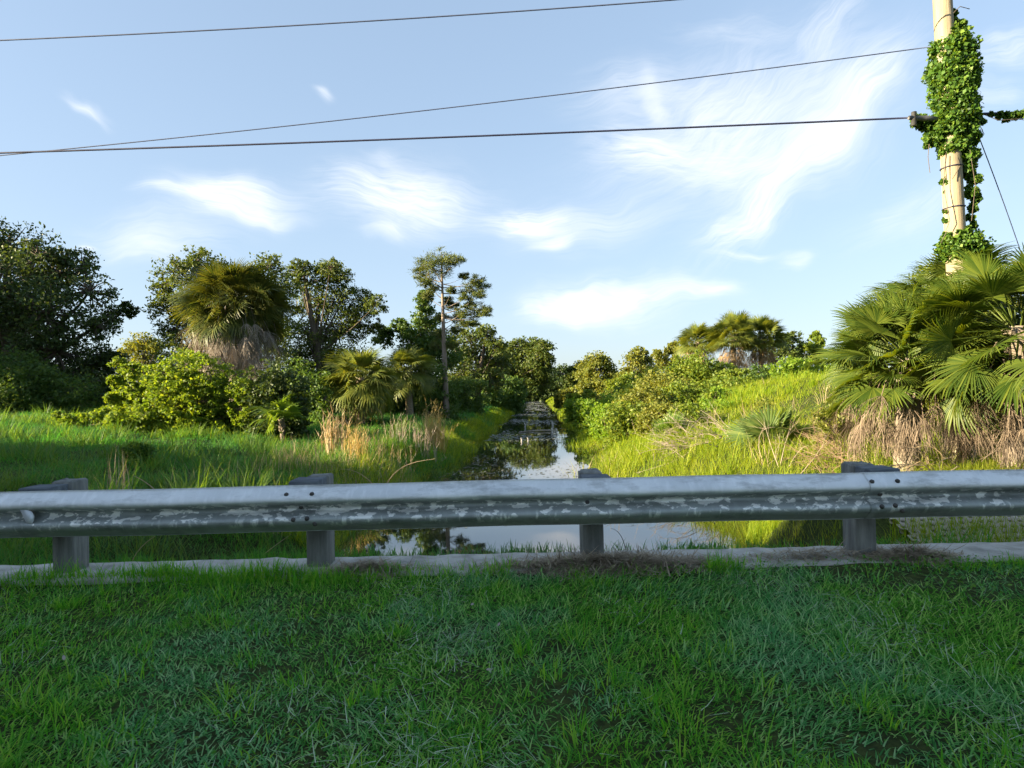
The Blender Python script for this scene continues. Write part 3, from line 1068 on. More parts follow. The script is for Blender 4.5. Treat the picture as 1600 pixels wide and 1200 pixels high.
tree('oak_tree', 'dark spreading oak at the far end of the left bank, closest to the canal', 'tree', 798, 125,
     [(790, 555, 18), (810, 545, 18), (830, 540, 15), (848, 543, 15), (856, 560, 10), (838, 562, 22), (812, 570, 24), (785, 580, 20), (850, 580, 16), (825, 592, 24), (765, 572, 14), (795, 600, 18), (848, 600, 14), (772, 598, 14), (800, 612, 14), (828, 612, 12)],
     .50, 'oak_leaf', 28, 1.1, trunk_r=.4, clus=.28, depth=3.0)
under = [
    (620, 38, [(612, 590, 22), (640, 600, 24), (630, 615, 18)], 'dark green rounded shrub beneath the second palm mound'),
    (668, 36, [(660, 600, 24), (690, 610, 24), (672, 585, 20), (700, 625, 14)], 'dark leafy shrub around the foot of the pine'),
    (735, 46, [(725, 605, 18), (745, 612, 16), (710, 612, 14)], 'dark shrub beside the pine towards the canal'),
    (480, 30, [(470, 590, 24), (495, 600, 22), (480, 615, 18)], 'shaded shrub below the loose-crowned oak'),
    (428, 21, [(418, 592, 24), (450, 602, 22), (405, 618, 22), (440, 622, 20), (466, 618, 14)], 'shaded green shrub just right of the yellow-green bush'),
    (575, 33, [(560, 615, 16), (590, 622, 14), (530, 618, 14)], 'low shaded shrub in front of the palm mounds'),
]
for i, (bx, d, lb, lab) in enumerate(under):
    tree('shrub', lab, 'shrub', bx, d, lb, .17 if d > 25 else .13, 'dark_leaf' if bx == 428 else 'under_leaf', 40 + i, 1.0, group='shrubs under the left bank trees', trunk_r=.06, clus=.34, depth=.8, twig=False)
tree('shrub', 'shaded shrub mass at the left frame edge below the big dark oak', 'shrub', 30, 29,
     [(15, 575, 34), (55, 590, 34), (-25, 585, 40), (85, 600, 28), (30, 612, 34), (120, 610, 22), (-60, 600, 40)], .14, 'under_leaf', 50, 1.1, trunk_r=.08, clus=.32, depth=1.0, group='shrubs under the left bank trees')
tree('pepper_bush', 'bright yellow-green rounded bush standing out in the left meadow', 'bush', 285, 21,
     [(a, b_ + 4, c * .84) for a, b_, c in [(225, 590, 28), (258, 578, 28), (292, 568, 30), (325, 575, 30), (352, 590, 28), (382, 605, 22), (205, 612, 22), (242, 612, 34), (285, 605, 38), (330, 612, 36), (366, 628, 26), (190, 640, 18), (222, 643, 24), (262, 645, 28),
      (302, 650, 28), (342, 648, 24), (160, 645, 12), (392, 618, 16), (185, 566, 12), (205, 575, 14), (300, 555, 14), (178, 590, 10)]],
     .10, 'pepper_leaf', 51, 1.5, trunk_r=.07, clus=.21, depth=.9, aspect=.55, upb=.9, fork=.3)
tree('weedy_shrub', 'low spreading yellow-green weeds trailing off the foot of the bright bush', 'shrub', 130, 20.5,
     [(150, 652, 10), (125, 655, 9), (105, 656, 7), (178, 656, 11), (205, 660, 10), (90, 650, 6)], .085, 'pepper_leaf', 52, 1.0, trunk_r=.02, clus=.4, depth=.5, twig=False)
tree('seedling_bush', 'small dark green seedling clump alone in the open meadow', 'shrub', 215, 13.5, [(215, 702, 12), (202, 704, 8), (228, 703, 8)], .06, 'vine_leaf', 53, 1.0, trunk_r=.015, clus=.4, depth=.2, twig=False)
palm('young_palm', 'young shaded palm with spread fronds between the bright bush and the palm mound', gpos(440, 20), P(440, 655, 20), .95, 35, 16, 0, 18, mat='palm_leaf', lo=5, trunk_r=.06, vfold=False)

r = np.random.default_rng(909)
for k, px in enumerate(range(70, 800, 30)):
    d = r.uniform(36, 50) if px < 620 else r.uniform(50, 70)
    q = .78 if px > 600 else 1.0
    px = px + r.uniform(-10, 10)
    tree('undergrowth_shrub', 'dark green undergrowth shrub in the row beneath the left bank trees', 'shrub', px, d,
         [(px + r.uniform(-16, 16) * q, 612 + dy * q + r.uniform(-5, 5), r.uniform(15, 23) * q) for dy in (-22, -14, 0, 2, 12, 16)],
         .0042 * d + .02, 'under_leaf', 910 + k, .8, group='undergrowth row on the left bank', trunk_r=.05, clus=.36, depth=1.0, twig=False)
# canal end and horizon
far_specs = [
    (852, 172, [(840, 598, 12), (830, 606, 10), (862, 590, 14), (880, 583, 13), (895, 590, 12), (850, 600, 12), (872, 602, 14), (905, 600, 10)], 'dark_leaf', 'dark tree closing the far end of the canal'),
    (905, 125, [(895, 578, 8), (908, 572, 9), (900, 590, 12), (918, 582, 10), (888, 595, 9)], 'oak_leaf', 'rounded tree just right of the canal end'),
    (932, 88, [(930, 562, 15), (918, 574, 15), (945, 570, 14), (932, 582, 18), (955, 582, 12), (908, 588, 12), (950, 594, 14)], 'olive_leaf', 'sunlit round tree on the far right bank with wide crown'),
    (1000, 68, [(1000, 552, 11), (1008, 560, 12), (988, 565, 13), (1012, 575, 14), (995, 582, 18), (975, 585, 12)], 'olive_leaf', 'upright sunlit tree between the far round tree and the palm trio'),
    (1052, 62, [(1052, 540, 6), (1046, 547, 6), (1060, 548, 6), (1030, 555, 8), (1036, 568, 9), (1055, 560, 6), (1050, 575, 10)], 'olive_leaf', 'sparse little tree just left of the palm trio'),
    (1235, 56, [(1225, 532, 10), (1240, 527, 9), (1255, 540, 10), (1232, 548, 15), (1258, 555, 12), (1210, 555, 14), (1240, 565, 18)], 'oak_leaf', 'tree with layered branches just right of the palm trio'),
    (1277, 48, [(1275, 525, 6), (1280, 535, 8), (1270, 545, 8), (1276, 560, 10), (1285, 550, 6)], 'shrub_leaf', 'slender upright sapling on the berm behind the near palms'),
    (965, 95, [(960, 588, 10), (975, 592, 10), (950, 600, 10)], 'olive_leaf', 'low tree filling the gap right of the far round tree'),
]
for i, (bx, d, lb, mt, lab) in enumerate(far_specs):
    tree('bank_tree', lab, 'tree', bx, d, lb, .0038 * d + .04, mt, 60 + i, .95, trunk_r=.12 + .001 * d, clus=.34, depth=1.2, skirt=d > 120)
for i, (bx, d, hx, hy, sz, lab) in enumerate([
        (1093, 45, 1091, 533, 1.55, 'leftmost cabbage palm of the trio on the berm, set slightly apart'),
        (1146, 43, 1146, 524, 1.75, 'middle cabbage palm of the trio on the berm with bare lower trunk'),
        (1190, 44, 1190, 525, 1.80, 'rightmost cabbage palm of the trio on the berm with long tan skirt')]):
    palm('cabbage_palm', lab, gpos(bx, d), P(hx, hy, d), sz, 70 + i, 80, 60, 24, mat='far_palm_leaf', dmat='tan_frond', lo=-26, skirt=1.0, skirt_r=.5, trunk_r=.16, petf=.54, vfold=False, group='cabbage palm trio on the berm', droop=.1, tip=.15)

# ================================================================== RIGHT BANK SHRUBS
rb = [
    (1080, 36, [(1070, 572, 16), (1092, 572, 18), (1112, 578, 16), (1060, 590, 18), (1085, 590, 22), (1115, 592, 20), (1130, 580, 14)], 'shrub_leaf', 'tall rounded shrub in front of the palm trio'),
    (1140, 33, [(1135, 592, 14), (1160, 588, 14), (1150, 602, 16), (1120, 605, 14)], 'shrub_leaf', 'shrub directly below the middle palm of the trio'),
    (1192, 38, [(1185, 585, 12), (1205, 588, 12), (1195, 598, 12)], 'under_leaf', 'small dark shrub below the rightmost palm of the trio'),
    (1235, 34, [(1220, 578, 15), (1245, 574, 15), (1268, 578, 14), (1235, 590, 14), (1290, 580, 16), (1262, 590, 12)], 'bright_leaf', 'bright fresh-green thicket along the berm top beside the near palms'),
    (1030, 40, [(1020, 590, 14), (1040, 595, 15), (1010, 600, 12), (1035, 610, 14), (1055, 612, 14)], 'shrub_leaf', 'shrub on the bank below the upright tree'),
    (975, 52, [(965, 600, 12), (985, 598, 14), (1000, 608, 12), (975, 612, 10)], 'shrub_leaf', 'sunlit shrub halfway along the far right bank'),
    (935, 62, [(925, 600, 10), (945, 606, 10), (910, 606, 8)], 'olive_leaf', 'shrub beneath the far round tree'),
    (905, 46, [(895, 622, 8), (908, 626, 9), (920, 620, 9), (930, 628, 8), (912, 634, 8), (900, 634, 6)], 'shrub_leaf', 'lit round bush low on the far right bank beside the water'),
    (885, 70, [(880, 616, 6), (892, 613, 7), (872, 619, 4)], 'olive_leaf', 'small lit bush near the far end of the right bank'),
    (1000, 25, [(980, 635, 16), (1000, 625, 20), (1022, 630, 18), (1008, 645, 18), (985, 655, 14), (1030, 648, 14), (970, 650, 10)], 'olive_leaf', 'yellowish shrub on the bank above the bright grass'),
    (1060, 26, [(1050, 620, 16), (1075, 612, 18), (1095, 622, 16), (1065, 635, 18), (1090, 640, 14), (1110, 628, 12)], 'shrub_leaf', 'green shrub in the middle of the right bank'),
    (1130, 26, [(1118, 615, 10), (1140, 620, 11), (1128, 632, 10)], 'bright_leaf', 'small bright shrub on the berm slope'),
    (1170, 27, [(1165, 612, 7), (1180, 610, 7)], 'under_leaf', 'tiny dark shrub dotting the grassy berm slope'),
    (1248, 24, [(1240, 605, 8), (1262, 612, 8), (1275, 604, 8)], 'bright_leaf', 'small bright shrub near the near palms on the slope'),
    (1300, 13.5, [(1290, 655, 16), (1310, 640, 16), (1318, 670, 14), (1285, 690, 14)], 'olive_leaf', 'shrub tucked against the near palms'),
    (1165, 15.5, [(1150, 705, 14), (1180, 715, 16), (1130, 720, 14), (1210, 722, 14), (1160, 730, 12)], 'olive_leaf', 'low weedy shrub in front of the dead branches'),
    (1270, 12.5, [(1265, 722, 16), (1300, 716, 16), (1235, 728, 12)], 'under_leaf', 'shaded low weed clump in front of the rusty brush'),
]
for i, (bx, d, lb, mt, lab) in enumerate(rb):
    tree('shrub', lab, 'shrub', bx, d, lb, .0042 * d + .02, mt, 80 + i, 1.0, group='shrubs on the right bank', trunk_r=.03, clus=.34, depth=.6, twig=d < 30)

r = np.random.default_rng(707)
for k in range(16):
    d = 30 + 60 * (k / 15) ** 1.2
    dx = r.uniform(4.0, 9.5)
    x = float(Redge(d)) + dx
    hgt = r.uniform(.7, 1.5)
    tree('bank_shrub', 'small sunlit shrub scattered along the crest of the far right bank', 'shrub', 0, d,
         [((r.uniform(-.7, .7), r.uniform(-.6, .6), r.uniform(.2, .9) * hgt), r.uniform(.4, .65) * hgt) for _ in range(6)],
         .0042 * d + .02, ['shrub_leaf', 'olive_leaf', 'bright_leaf'][k % 3], 720 + k, .8, group='shrubs along the far right crest', trunk_r=.04, clus=.36, world=(x, d), twig=False)
r = np.random.default_rng(737)
for k in range(46):
    d = r.uniform(20, 44)
    dx = r.uniform(.9, 8.5)
    x = float(Redge(d)) + dx
    px = 800 + x / d * F
    if px > 1290:
        continue
    hgt = r.uniform(.35, .8) * (.7 + d / 60)
    tree('weed_bush', 'leafy yellow-green weed bush among the growth covering the right bank slope', 'bush', 0, d,
         [((r.uniform(-.55, .55), r.uniform(-.45, .45), r.uniform(.1, .8) * hgt), r.uniform(.35, .6) * hgt) for _ in range(6)],
         .0040 * d + .02, ['bright_leaf', 'olive_leaf', 'bright_leaf', 'shrub_leaf'][k % 4], 750 + k, .8, group='weed bushes on the right bank slope', trunk_r=.02, clus=.38, world=(x, d), twig=False)
for k, px in enumerate((826, 842, 858, 874, 890)):
    tree('undergrowth_shrub', 'dark undergrowth shrub across the far end of the canal', 'shrub', px, 151, [(px + r.uniform(-8, 8), 612 + dy, r.uniform(7, 10)) for dy in (-16, -8, 0, 6)],
         .6, 'dark_leaf', 830 + k, .8, group='undergrowth at the canal end', trunk_r=.1, clus=.38, twig=False)
# near palms
palm('cabbage_palm', 'near cabbage palm behind the guardrail with dark fans and a grey skirt', gpos(1412, 10), P(1424, 560, 10), 1.28, 101, 96, 60, 44, mat='near_palm_leaf', dmat='brown_frond', lo=-28, skirt=.55, trunk_r=.17, droop=.05, tip=.16, dead_lo=-86, dead_hi=-48, petf=.6, dead_len=.95, skirt_r=.6)
palm('cabbage_palm', 'nearest cabbage palm with bright fans cut off by the right frame edge', gpos(1590, 9), P(1592, 510, 9), 1.4, 102, 88, 50, 44, mat='near_palm_leaf', dmat='brown_frond', lo=-32, skirt=.7, trunk_r=.18, droop=.04, tip=.13, dead_lo=-86, dead_hi=-50, petf=.62, dead_len=.9, skirt_r=.5)
palm('cabbage_palm', 'shorter cabbage palm growing between the two near palms at the pole foot', gpos(1490, 11.2), P(1484, 490, 11.2), 1.4, 103, 48, 30, 40, mat='near_palm_leaf', dmat='brown_frond', lo=-24, skirt=.4, trunk_r=.16, droop=.15, tip=.3, petf=.62)
palm('young_palm', 'young blue-green palmetto among dead branches on the right bank', gpos(1215, 14), P(1215, 690, 14), 1.0, 104, 17, 3, 26, mat='blue_palm_leaf', lo=10, hi=80, trunk_r=.05, droop=.05, tip=.08, petf=.42)
palm('spiky_plant', 'dark spiky palmetto clump beside the bright canal-edge grass', gpos(1050, 19), P(1052, 680, 19), .85, 105, 22, 4, 18, mat='palm_leaf', lo=0, trunk_r=.05, droop=.0, tip=.05, vfold=False)

# ------------------------------------------------------------------ utility pole, vine and wires
DP = 10.6
pb_ = gpos(1503, DP)
ptop = P(1466, -120, DP)
pole = thing('utility_pole', 'tall leaning wooden utility pole wrapped in green vine', 'utility pole', pb_)
b = Buf()
pt = np.array([P(1503, 560, DP) + (pb_ - P(1503, 560, DP)) * t for t in (1, .5)] + [P(1503 - (560 - y) * (37 / 680), y, DP) for y in (560, 460, 380, 300, 200, 100, 0, -120)])
b.add(*tube(pt, [.17, .165, .160, .157, .155, .152, .148, .144, .140, .135], 16))
obj('pole_shaft', b, M['pole'], pole, True, pb_)
for yb in (325, 262):
    b = Buf()
    c = P(1503 - (560 - yb) * (37 / 680), yb, DP)
    a = np.linspace(0, 2 * PI, 17)
    b.add(*tube(np.stack([c[0] + .162 * np.cos(a), c[1] + .162 * np.sin(a), np.full(17, c[2]) + .01 * np.cos(a)], 1), .008, 5, False))
    obj('strap', b, M['cable'], pole, True, pb_)
b = Buf()
c0 = P(1432, 186, DP - .1)
b.add(*tube([P(1420, 184, DP - .1), P(1445, 185, DP - .1), P(1470, 186, DP - .1)], [.035, .05, .03], 8))
b.add(*tube([P(1428, 175, DP - .1), P(1428, 196, DP - .1)], [.04, .045], 8))
obj('cable_clamp', b, M['hardware'], pole, True, pb_)


def vine(name, label, lob, leaf, seed, d, stems=()):
    rng = np.random.default_rng(seed)
    base = P(*lob[0][:2], d)
    root = thing(name, label, 'vine', base)
    cb, sb = Buf(), Buf()
    for (px, py, r) in lob:
        c = P(px, py, d)
        rr = r / F * d * .77
        nc = max(7, int(170 * (rr / .3) ** 1.3))
        dv = unit(rng.normal(size=(nc, 3)))
        cc = c + dv * (rr * rng.uniform(.45, 1.2, nc))[:, None]
        for j in range(nc):
            nl = 34
            cr = min(.11, rr * .55)
            q = unit(rng.normal(size=(nl, 3))) * (cr * rng.uniform(.2, 1, nl))[:, None]
            cb.add(*leaves(cc[j] + q, leaf * rng.uniform(.6, 1.3, nl) * rng.uniform(.8, 1.3), rng, .75, .4))
    obj('foliage', cb, M['vine_leaf'], root, False, base)
    for st in stems:
        pts = np.array([P(x, y, d - .17 + .03 * math.sin(y)) for x, y in st])
        sb = Buf()
        sb.add(*tube(pts, .006, 4, False))
        obj('stem', sb, M['bark'], root, True, base)
    return root


vine('climbing_vine', 'dense green vine wrapped round the upper part of the utility pole',
     [(1480, 110, 28), (1490, 20, 6), (1495, 40, 11), (1492, 62, 20), (1500, 82, 24), (1478, 80, 22), (1505, 112, 24), (1470, 125, 16), (1488, 135, 32), (1508, 130, 20), (1485, 162, 28), (1502, 165, 24), (1522, 128, 9),
      (1490, 190, 32), (1512, 185, 18), (1470, 195, 20), (1460, 215, 14), (1495, 215, 28), (1518, 215, 12), (1482, 232, 16), (1505, 240, 18), (1435, 188, 11), (1446, 200, 7),
      (1520, 245, 10), (1512, 265, 12), (1522, 280, 10), (1516, 300, 10), (1526, 310, 7), (1520, 325, 7), (1476, 282, 6), (1480, 330, 6), (1516, 340, 6), (1520, 352, 5), (1512, 362, 6), (1480, 345, 5), (1530, 190, 7), (1448, 228, 5), (1478, 300, 4)],
     .062, 121, DP, [[(1452, 225), (1450, 245), (1453, 270)], [(1532, 150), (1528, 190), (1538, 210)], [(1478, 240), (1474, 290), (1484, 345), (1478, 360)], [(1495, 240), (1500, 260), (1488, 280)],
                     [(1515, 230), (1524, 290), (1518, 345)], [(1490, 20), (1500, 10), (1515, 14)]])
vine('climbing_vine', 'lower round tuft of vine on the pole just above the palm fronds',
     [(1498, 385, 26), (1512, 385, 28), (1485, 390, 20), (1525, 398, 18), (1505, 408, 22), (1535, 395, 10), (1480, 370, 9), (1515, 430, 20), (1530, 440, 18), (1540, 420, 14), (1496, 365, 10)], .062, 122, DP,
     [[(1480, 360), (1470, 380)], [(1545, 390), (1552, 405)]])
vine('climbing_vine', 'dry dark vine tangle hanging along the cable right of the pole',
     [(1562, 180, 6), (1575, 182, 8), (1588, 180, 7), (1600, 178, 8), (1548, 178, 4), (1615, 180, 8)], .05, 123, DP, [[(1535, 178), (1560, 188), (1590, 186), (1620, 190)]])
tree('background_shrub', 'leafy shrub showing behind the palm fronds at the pole foot', 'shrub', 1480, 14, [(1450, 445, 24), (1480, 440, 22), (1520, 450, 28), (1550, 450, 28), (1590, 460, 30), (1450, 490, 40), (1510, 500, 45), (1580, 510, 45), (1470, 560, 50), (1550, 570, 50)], .1, 'olive_leaf', 124, 1.0, trunk_r=.08, clus=.3)


def wire(name, label, pts, rad, mat, ext=.8, ext2=.0):
    w = np.array([P(*p) for p in pts])
    t = np.array([0, .5, 1.0]) if len(w) == 3 else np.array([0, 1.0])
    dist = np.concatenate([[0], np.cumsum(np.linalg.norm(np.diff(w, axis=0), axis=1))])
    t = dist / dist[-1]
    cf = [np.polyfit(t, w[:, k], len(w) - 1) for k in range(3)]
    tt = np.linspace(-ext2, 1 + ext, 60)
    V = np.stack([np.polyval(c, tt) for c in cf], 1)
    b = Buf()
    b.add(*tube(V, rad, 6))
    o = obj(name, b, M[mat], None, True, V[0])
    return tag(o, label, 'wire', 'overhead wires along the road')


wire('power_line', 'uppermost overhead wire crossing the sky', [(1050, 0, 10.3), (525, 36, 10.6), (0, 63, 10.9)], .011, 'thin_cable', .6, .6)
wire('power_line', 'thin overhead wire slanting steeply up to the top of the vine mass', [(1455, 73, DP), (730, 165, 10.9), (0, 243, 11.3)], .009, 'thin_cable', .4)
wire('power_line', 'thick dark overhead cable meeting the pole at the clamp', [(1422, 184, DP), (710, 214, 10.9), (0, 239, 11.2)], .015, 'cable', .4)
wire('power_line', 'short cable leaving the pole to the right through dry vine', [(1530, 178, DP), (1565, 177, DP), (1625, 176, DP)], .02, 'cable', 1.0)
wire('guy_wire', 'thin guy wire slanting down from the pole behind the palm', [(1530, 215, DP), (1562, 300, DP + .6), (1592, 385, DP + 1.2)], .008, 'thin_cable', .9)

# ------------------------------------------------------------------ dry clumps, dead branches


def dry_clump(name, label, cat, px, d, h, spread, n, mat, seed, lean=.35, w=.012, branch=False, group=None, az0=None, zoff=0, bend=.5):
    rng = np.random.default_rng(seed)
    g = gpos(px, d)
    g[2] += zoff
    base = g + np.stack([np.clip(rng.normal(0, spread, n), -1.6 * spread, 1.6 * spread), np.clip(rng.normal(0, spread * .6, n), -spread, spread), np.zeros(n)], 1)
    base[:, 2] = H(base[:, 0], base[:, 1]) + zoff - .03
    az = rng.uniform(0, 2 * PI, n) if az0 is None else rng.normal(az0, .5, n)
    b = Buf()
    L_ = h * rng.uniform(.5, 1.1, n)
    le = np.abs(rng.normal(0, lean, n))
    be = rng.normal(0, bend, n) * .6
    b.add(*blades(base, L_, np.full(n, w), az, le, be, 4))
    if branch:
        k = n * 5
        i = rng.integers(0, n, k)
        t = rng.uniform(.4, 1, k)
        hh = np.stack([np.cos(az[i]), np.sin(az[i]), np.zeros(k)], 1)
        a = le[i] + be[i] * t * .6
        p = base[i] + (L_[i] * t)[:, None] * (hh * np.sin(a)[:, None] + np.array((0, 0, 1)) * np.cos(a)[:, None])
        b.add(*blades(p, h * rng.uniform(.12, .3, k), np.full(k, w * .6), rng.uniform(0, 2 * PI, k), rng.uniform(.2, 1.1, k), rng.normal(0, .3, k), 2))
    o = obj(name, b, M[mat], None, False, g)
    return tag(o, label, cat, group)


G1 = 'dry reed clumps on the left bank'
dry_clump('dry_reed', 'tall tan reed clump standing upright in the left meadow', 'reed', 520, 17, 1.2, .18, 36, 'straw', 201, .12, .034, True, G1, bend=.15)
dry_clump('dry_reed', 'shorter golden reed clump right of the tall upright one', 'reed', 556, 16, .9, .18, 70, 'gold', 202, .16, .016, True, G1)
dry_clump('dry_reed', 'thin straw reeds between the golden clump and the grey twigs', 'reed', 603, 17, .95, .38, 40, 'straw', 203, .25, .012, True, G1)
dry_clump('dry_reed', 'greyish twiggy reed patch left of the rounded golden one', 'reed', 643, 20, 1.0, .45, 80, 'grey_twig', 204, .32, .014, True, G1)
dry_clump('dry_reed', 'rounded golden dry bush at the canal edge of the meadow', 'reed', 679, 22, 1.45, .20, 130, 'gold', 205, .24, .018, True, G1)
dry_clump('dry_reed', 'thin pale reeds in the shaded meadow left of the tall clump', 'reed', 460, 13.5, .7, .3, 16, 'straw', 206, .2, .012, True, G1)
dry_clump('dry_reed', 'sparse pale stalks in the grass behind the left posts', 'reed', 180, 10, .75, .12, 34, 'grey_twig', 207, .2, .009, False, G1)
dry_clump('dry_reed', 'few straw stalks close behind the rail near the second post', 'reed', 400, 9.5, .5, .22, 26, 'straw', 208, .5, .01, False, G1)


def stalk(name, label, pts, rad, mat='straw'):
    w = np.array([P(*p) for p in pts])
    t = np.linspace(0, 1, len(w))
    cf = [np.polyfit(t, w[:, k], min(3, len(w) - 1)) for k in range(3)]
    V = np.stack([np.polyval(c, np.linspace(0, 1, 14)) for c in cf], 1)
    b = Buf()
    b.add(*tube(V, np.linspace(rad, rad * .35, 14), 5, False))
    return tag(obj(name, b, M[mat], None, True, V[0]), label, 'stalk', 'long dry stalks behind the rail')


stalk('dry_stalk', 'long arching straw stalk behind the rail near the water', [(600, 765, 8), (622, 735, 8), (650, 722, 8), (680, 717, 8)], .008)
stalk('dry_stalk', 'shorter straw stalk arching towards the left beside the second post', [(588, 765, 8), (570, 745, 8), (550, 735, 8), (532, 733, 8)], .006)
stalk('dry_stalk', 'straight straw stalk leaning over the grass between the left posts', [(245, 768, 7.5), (232, 757, 7.5), (220, 749, 7.5), (208, 743, 7.5)], .008)
stalk('dry_stalk', 'pale leaning stalk under the rail between the left posts', [(205, 880, 5.6), (215, 862, 5.6), (228, 848, 5.6), (242, 838, 5.6)], .006)
stalk('dry_stalk', 'tan stalk leaning under the rail beside the second post', [(405, 872, 5.6), (420, 860, 5.6), (436, 848, 5.6), (455, 835, 5.6)], .005)
stalk('dry_stalk', 'dark thin stem arching under the rail right of the third post', [(978, 874, 5.0), (976, 852, 5.0), (968, 834, 5.0), (955, 826, 5.0)], .004, 'bark')


def brush(name, label, px, py, d, wpx, n, ln, mat, seed, dirx=(-1, .1, .35), rad=.010):
    """a tangle of fallen dead branches lying one way"""
    rng = np.random.default_rng(seed)
    g = gpos(px, d)
    b = Buf()
    for k in range(n):
        o_ = g + np.array((rng.normal(0, wpx / F * d * .5), rng.normal(0, .45), 0))
        o_[2] = H1(o_[0], o_[1]) + rng.uniform(0, .22)
        dv = unit(np.array(dirx) + rng.normal(0, .38, 3))
        l_ = ln * rng.uniform(.4, 1.1)
        c1 = rng.normal(0, .12, 3) * l_
        pts = np.array([o_ + dv * l_ * t + c1 * math.sin(t * PI) - np.array((0, 0, .2 * l_ * t * t)) for t in np.linspace(0, 1, 6)])
        b.add(*tube(pts, rad * rng.uniform(.5, 1.2) * (1 - .75 * np.linspace(0, 1, 6)), 4, False))
        for _ in range(4):
            t = rng.uniform(.3, .95)
            p0 = o_ + dv * l_ * t + c1 * math.sin(t * PI) - np.array((0, 0, .2 * l_ * t * t))
            d2 = unit(dv + rng.normal(0, .6, 3))
            b.add(*tube(np.array([p0, p0 + d2 * l_ * .18, p0 + d2 * l_ * .32 + np.array((0, 0, -.02))]), [rad * .4, rad * .3, rad * .12], 3, False))
    return tag(obj(name, b, M[mat], None, True, g), label, 'dead branches', 'dead brush on the right bank')


brush('dead_branches', 'pale grey fallen branch tangle in the middle of the right bank', 1115, 695, 16, 60, 46, 1.35, 'grey_twig', 211, (-1, 0, .45))
brush('dead_branches', 'sparse bare branches by the water just right of the third post', 1015, 735, 13.2, 30, 14, 1.0, 'grey_twig', 212, (-1, 0, .25), .012)
brush('dead_branches', 'rusty brown brush pile left of the near palm skirt', 1308, 715, 11.6, 40, 60, .95, 'rust_twig', 213, (-.8, 0, .45), .006)
brush('dead_branches', 'pinkish dry twigs on the far side of the yellowish shrub', 962, 650, 26, 10, 26, .9, 'rust_twig', 214, (-.6, 0, .8))
brush('dead_branches', 'bare upright branching stick in front of the young palmetto', 1205, 720, 12.5, 10, 7, 1.15, 'grey_twig', 215, (.35, 0, 1.0), .007)
brush('dead_branches', 'straw-coloured brush at the foot of the near palms under the rail', 1420, 800, 8.6, 60, 40, .6, 'straw', 216, (-.9, -.3, .25), .008)
brush('dead_branches', 'fine bare twigs overhanging the pond right of the third post', 1110, 812, 8.3, 20, 12, .9, 'grey_twig', 217, (-1, -.2, .12), .006)

# debris in the canal
def wpos(px, d):
    g = P(px, 612, d)
    return np.array((g[0], g[1], WATER))


g = wpos(852, 37)
b = Buf()
b.add(*tube([g + np.array((-1.0, .1, .03)), g + np.array((-.3, 0, .07)), g + np.array((.55, -.05, .05))], [.03, .05, .04], 7))
b.add(*tube([g + np.array((-1.6, -.5, .02)), g + np.array((-.9, .0, .05))], [.03, .04], 5))
tag(obj('floating_log', b, M['driftwood'], None, True, g), 'pale log lying across the canal', 'log')
for i, (px, d, h, r, lab) in enumerate([(819, 42, .34, .07, 'pinkish pale stub standing left of the floating log'), (862, 43, .26, .12, 'white stub in the water beyond the floating log'),
                                        (861, 35.5, .36, .08, 'pale forked stub at the right end of the floating log'), (868, 35.5, .32, .07, 'pale stub nearest the right bank by the floating log'),
                                        (813, 30, .22, .07, 'small white stub in the dark reflection'), (823, 30, .24, .06, 'second small white stub in the dark reflection, nearer the middle')]):
    g = wpos(px, d)
    r, h = r * .6, h * .8
    b = Buf()
    b.add(*tube([g - np.array((0, 0, .1)), g + np.array((.02, 0, h * .5)), g + np.array((-.03, 0, h))], [r * 1.1, r, r * .55], 7))
    b.add(*tube([g + np.array((.0, 0, h * .45)), g + np.array((r * 1.8, .02, h * .8))], [r * .45, r * .25], 5))
    tag(obj('snag_stub', b, M['white'], None, True, g), lab, 'snag', 'pale snag stubs in the canal')

rng = np.random.default_rng(77)


def flecks(name, label, n, yf, xf, smin, smax, mat):
    y = yf(n)
    x = xf(n, y)
    nz = bumpy(x * 2.1, y * .9)
    keep = nz > rng.normal(.1, .45, n)
    x, y = x[keep], y[keep]
    k = len(x)
    s = rng.uniform(smin, smax, k) * (1 + y / 30)
    a = rng.uniform(0, PI, k)
    c = np.stack([x, y, np.full(k, WATER + .006) + rng.uniform(0, .004, k)], 1)
    u = np.stack([np.cos(a), np.sin(a), 0 * a], 1) * s[:, None]
    w = np.stack([-np.sin(a), np.cos(a), 0 * a], 1) * (s * rng.uniform(.35, .9, k))[:, None]
    V = np.stack([c - u, c - w * .9 + u * .1, c + u, c + w], 1).reshape(-1, 3)
    o = link(name, make_mesh(name, V, np.arange(4 * k).reshape(k, 4), M[mat]))
    return tag(o, label, 'water weed', None, 'stuff')


flecks('floating_scum', 'brown-green scum flecks floating along the canal', 4600, lambda n: 11 + 62 * rng.uniform(0, 1, n) ** 1.3,
       lambda n, y: Ledge(y) + (Redge(y) - Ledge(y)) * np.clip(np.where(rng.uniform(size=n) < .62, rng.beta(1, 3.2, n), np.where(rng.uniform(size=n) < .5, 1 - rng.beta(1, 5, n), rng.uniform(size=n))), 0, 1), .012, .05, 'scum')
M['sky_grey_scum'] = leaf_mat('sky_grey_floating_scum', [(.16, .18, .18), (.22, .24, .24), (.30, .32, .31)], .05, rough=.5)  # scum tinted grey, the sky reflection put into its colour
flecks('far_scum', 'film of scum on the far reach of the canal, coloured in its sky-reflection grey', 5200, lambda n: 30 + 115 * rng.uniform(0, 1, n) ** 1.1,
       lambda n, y: Ledge(y) + (Redge(y) - Ledge(y)) * rng.beta(1.1, 1.3, n), .02, .07, 'sky_grey_scum')
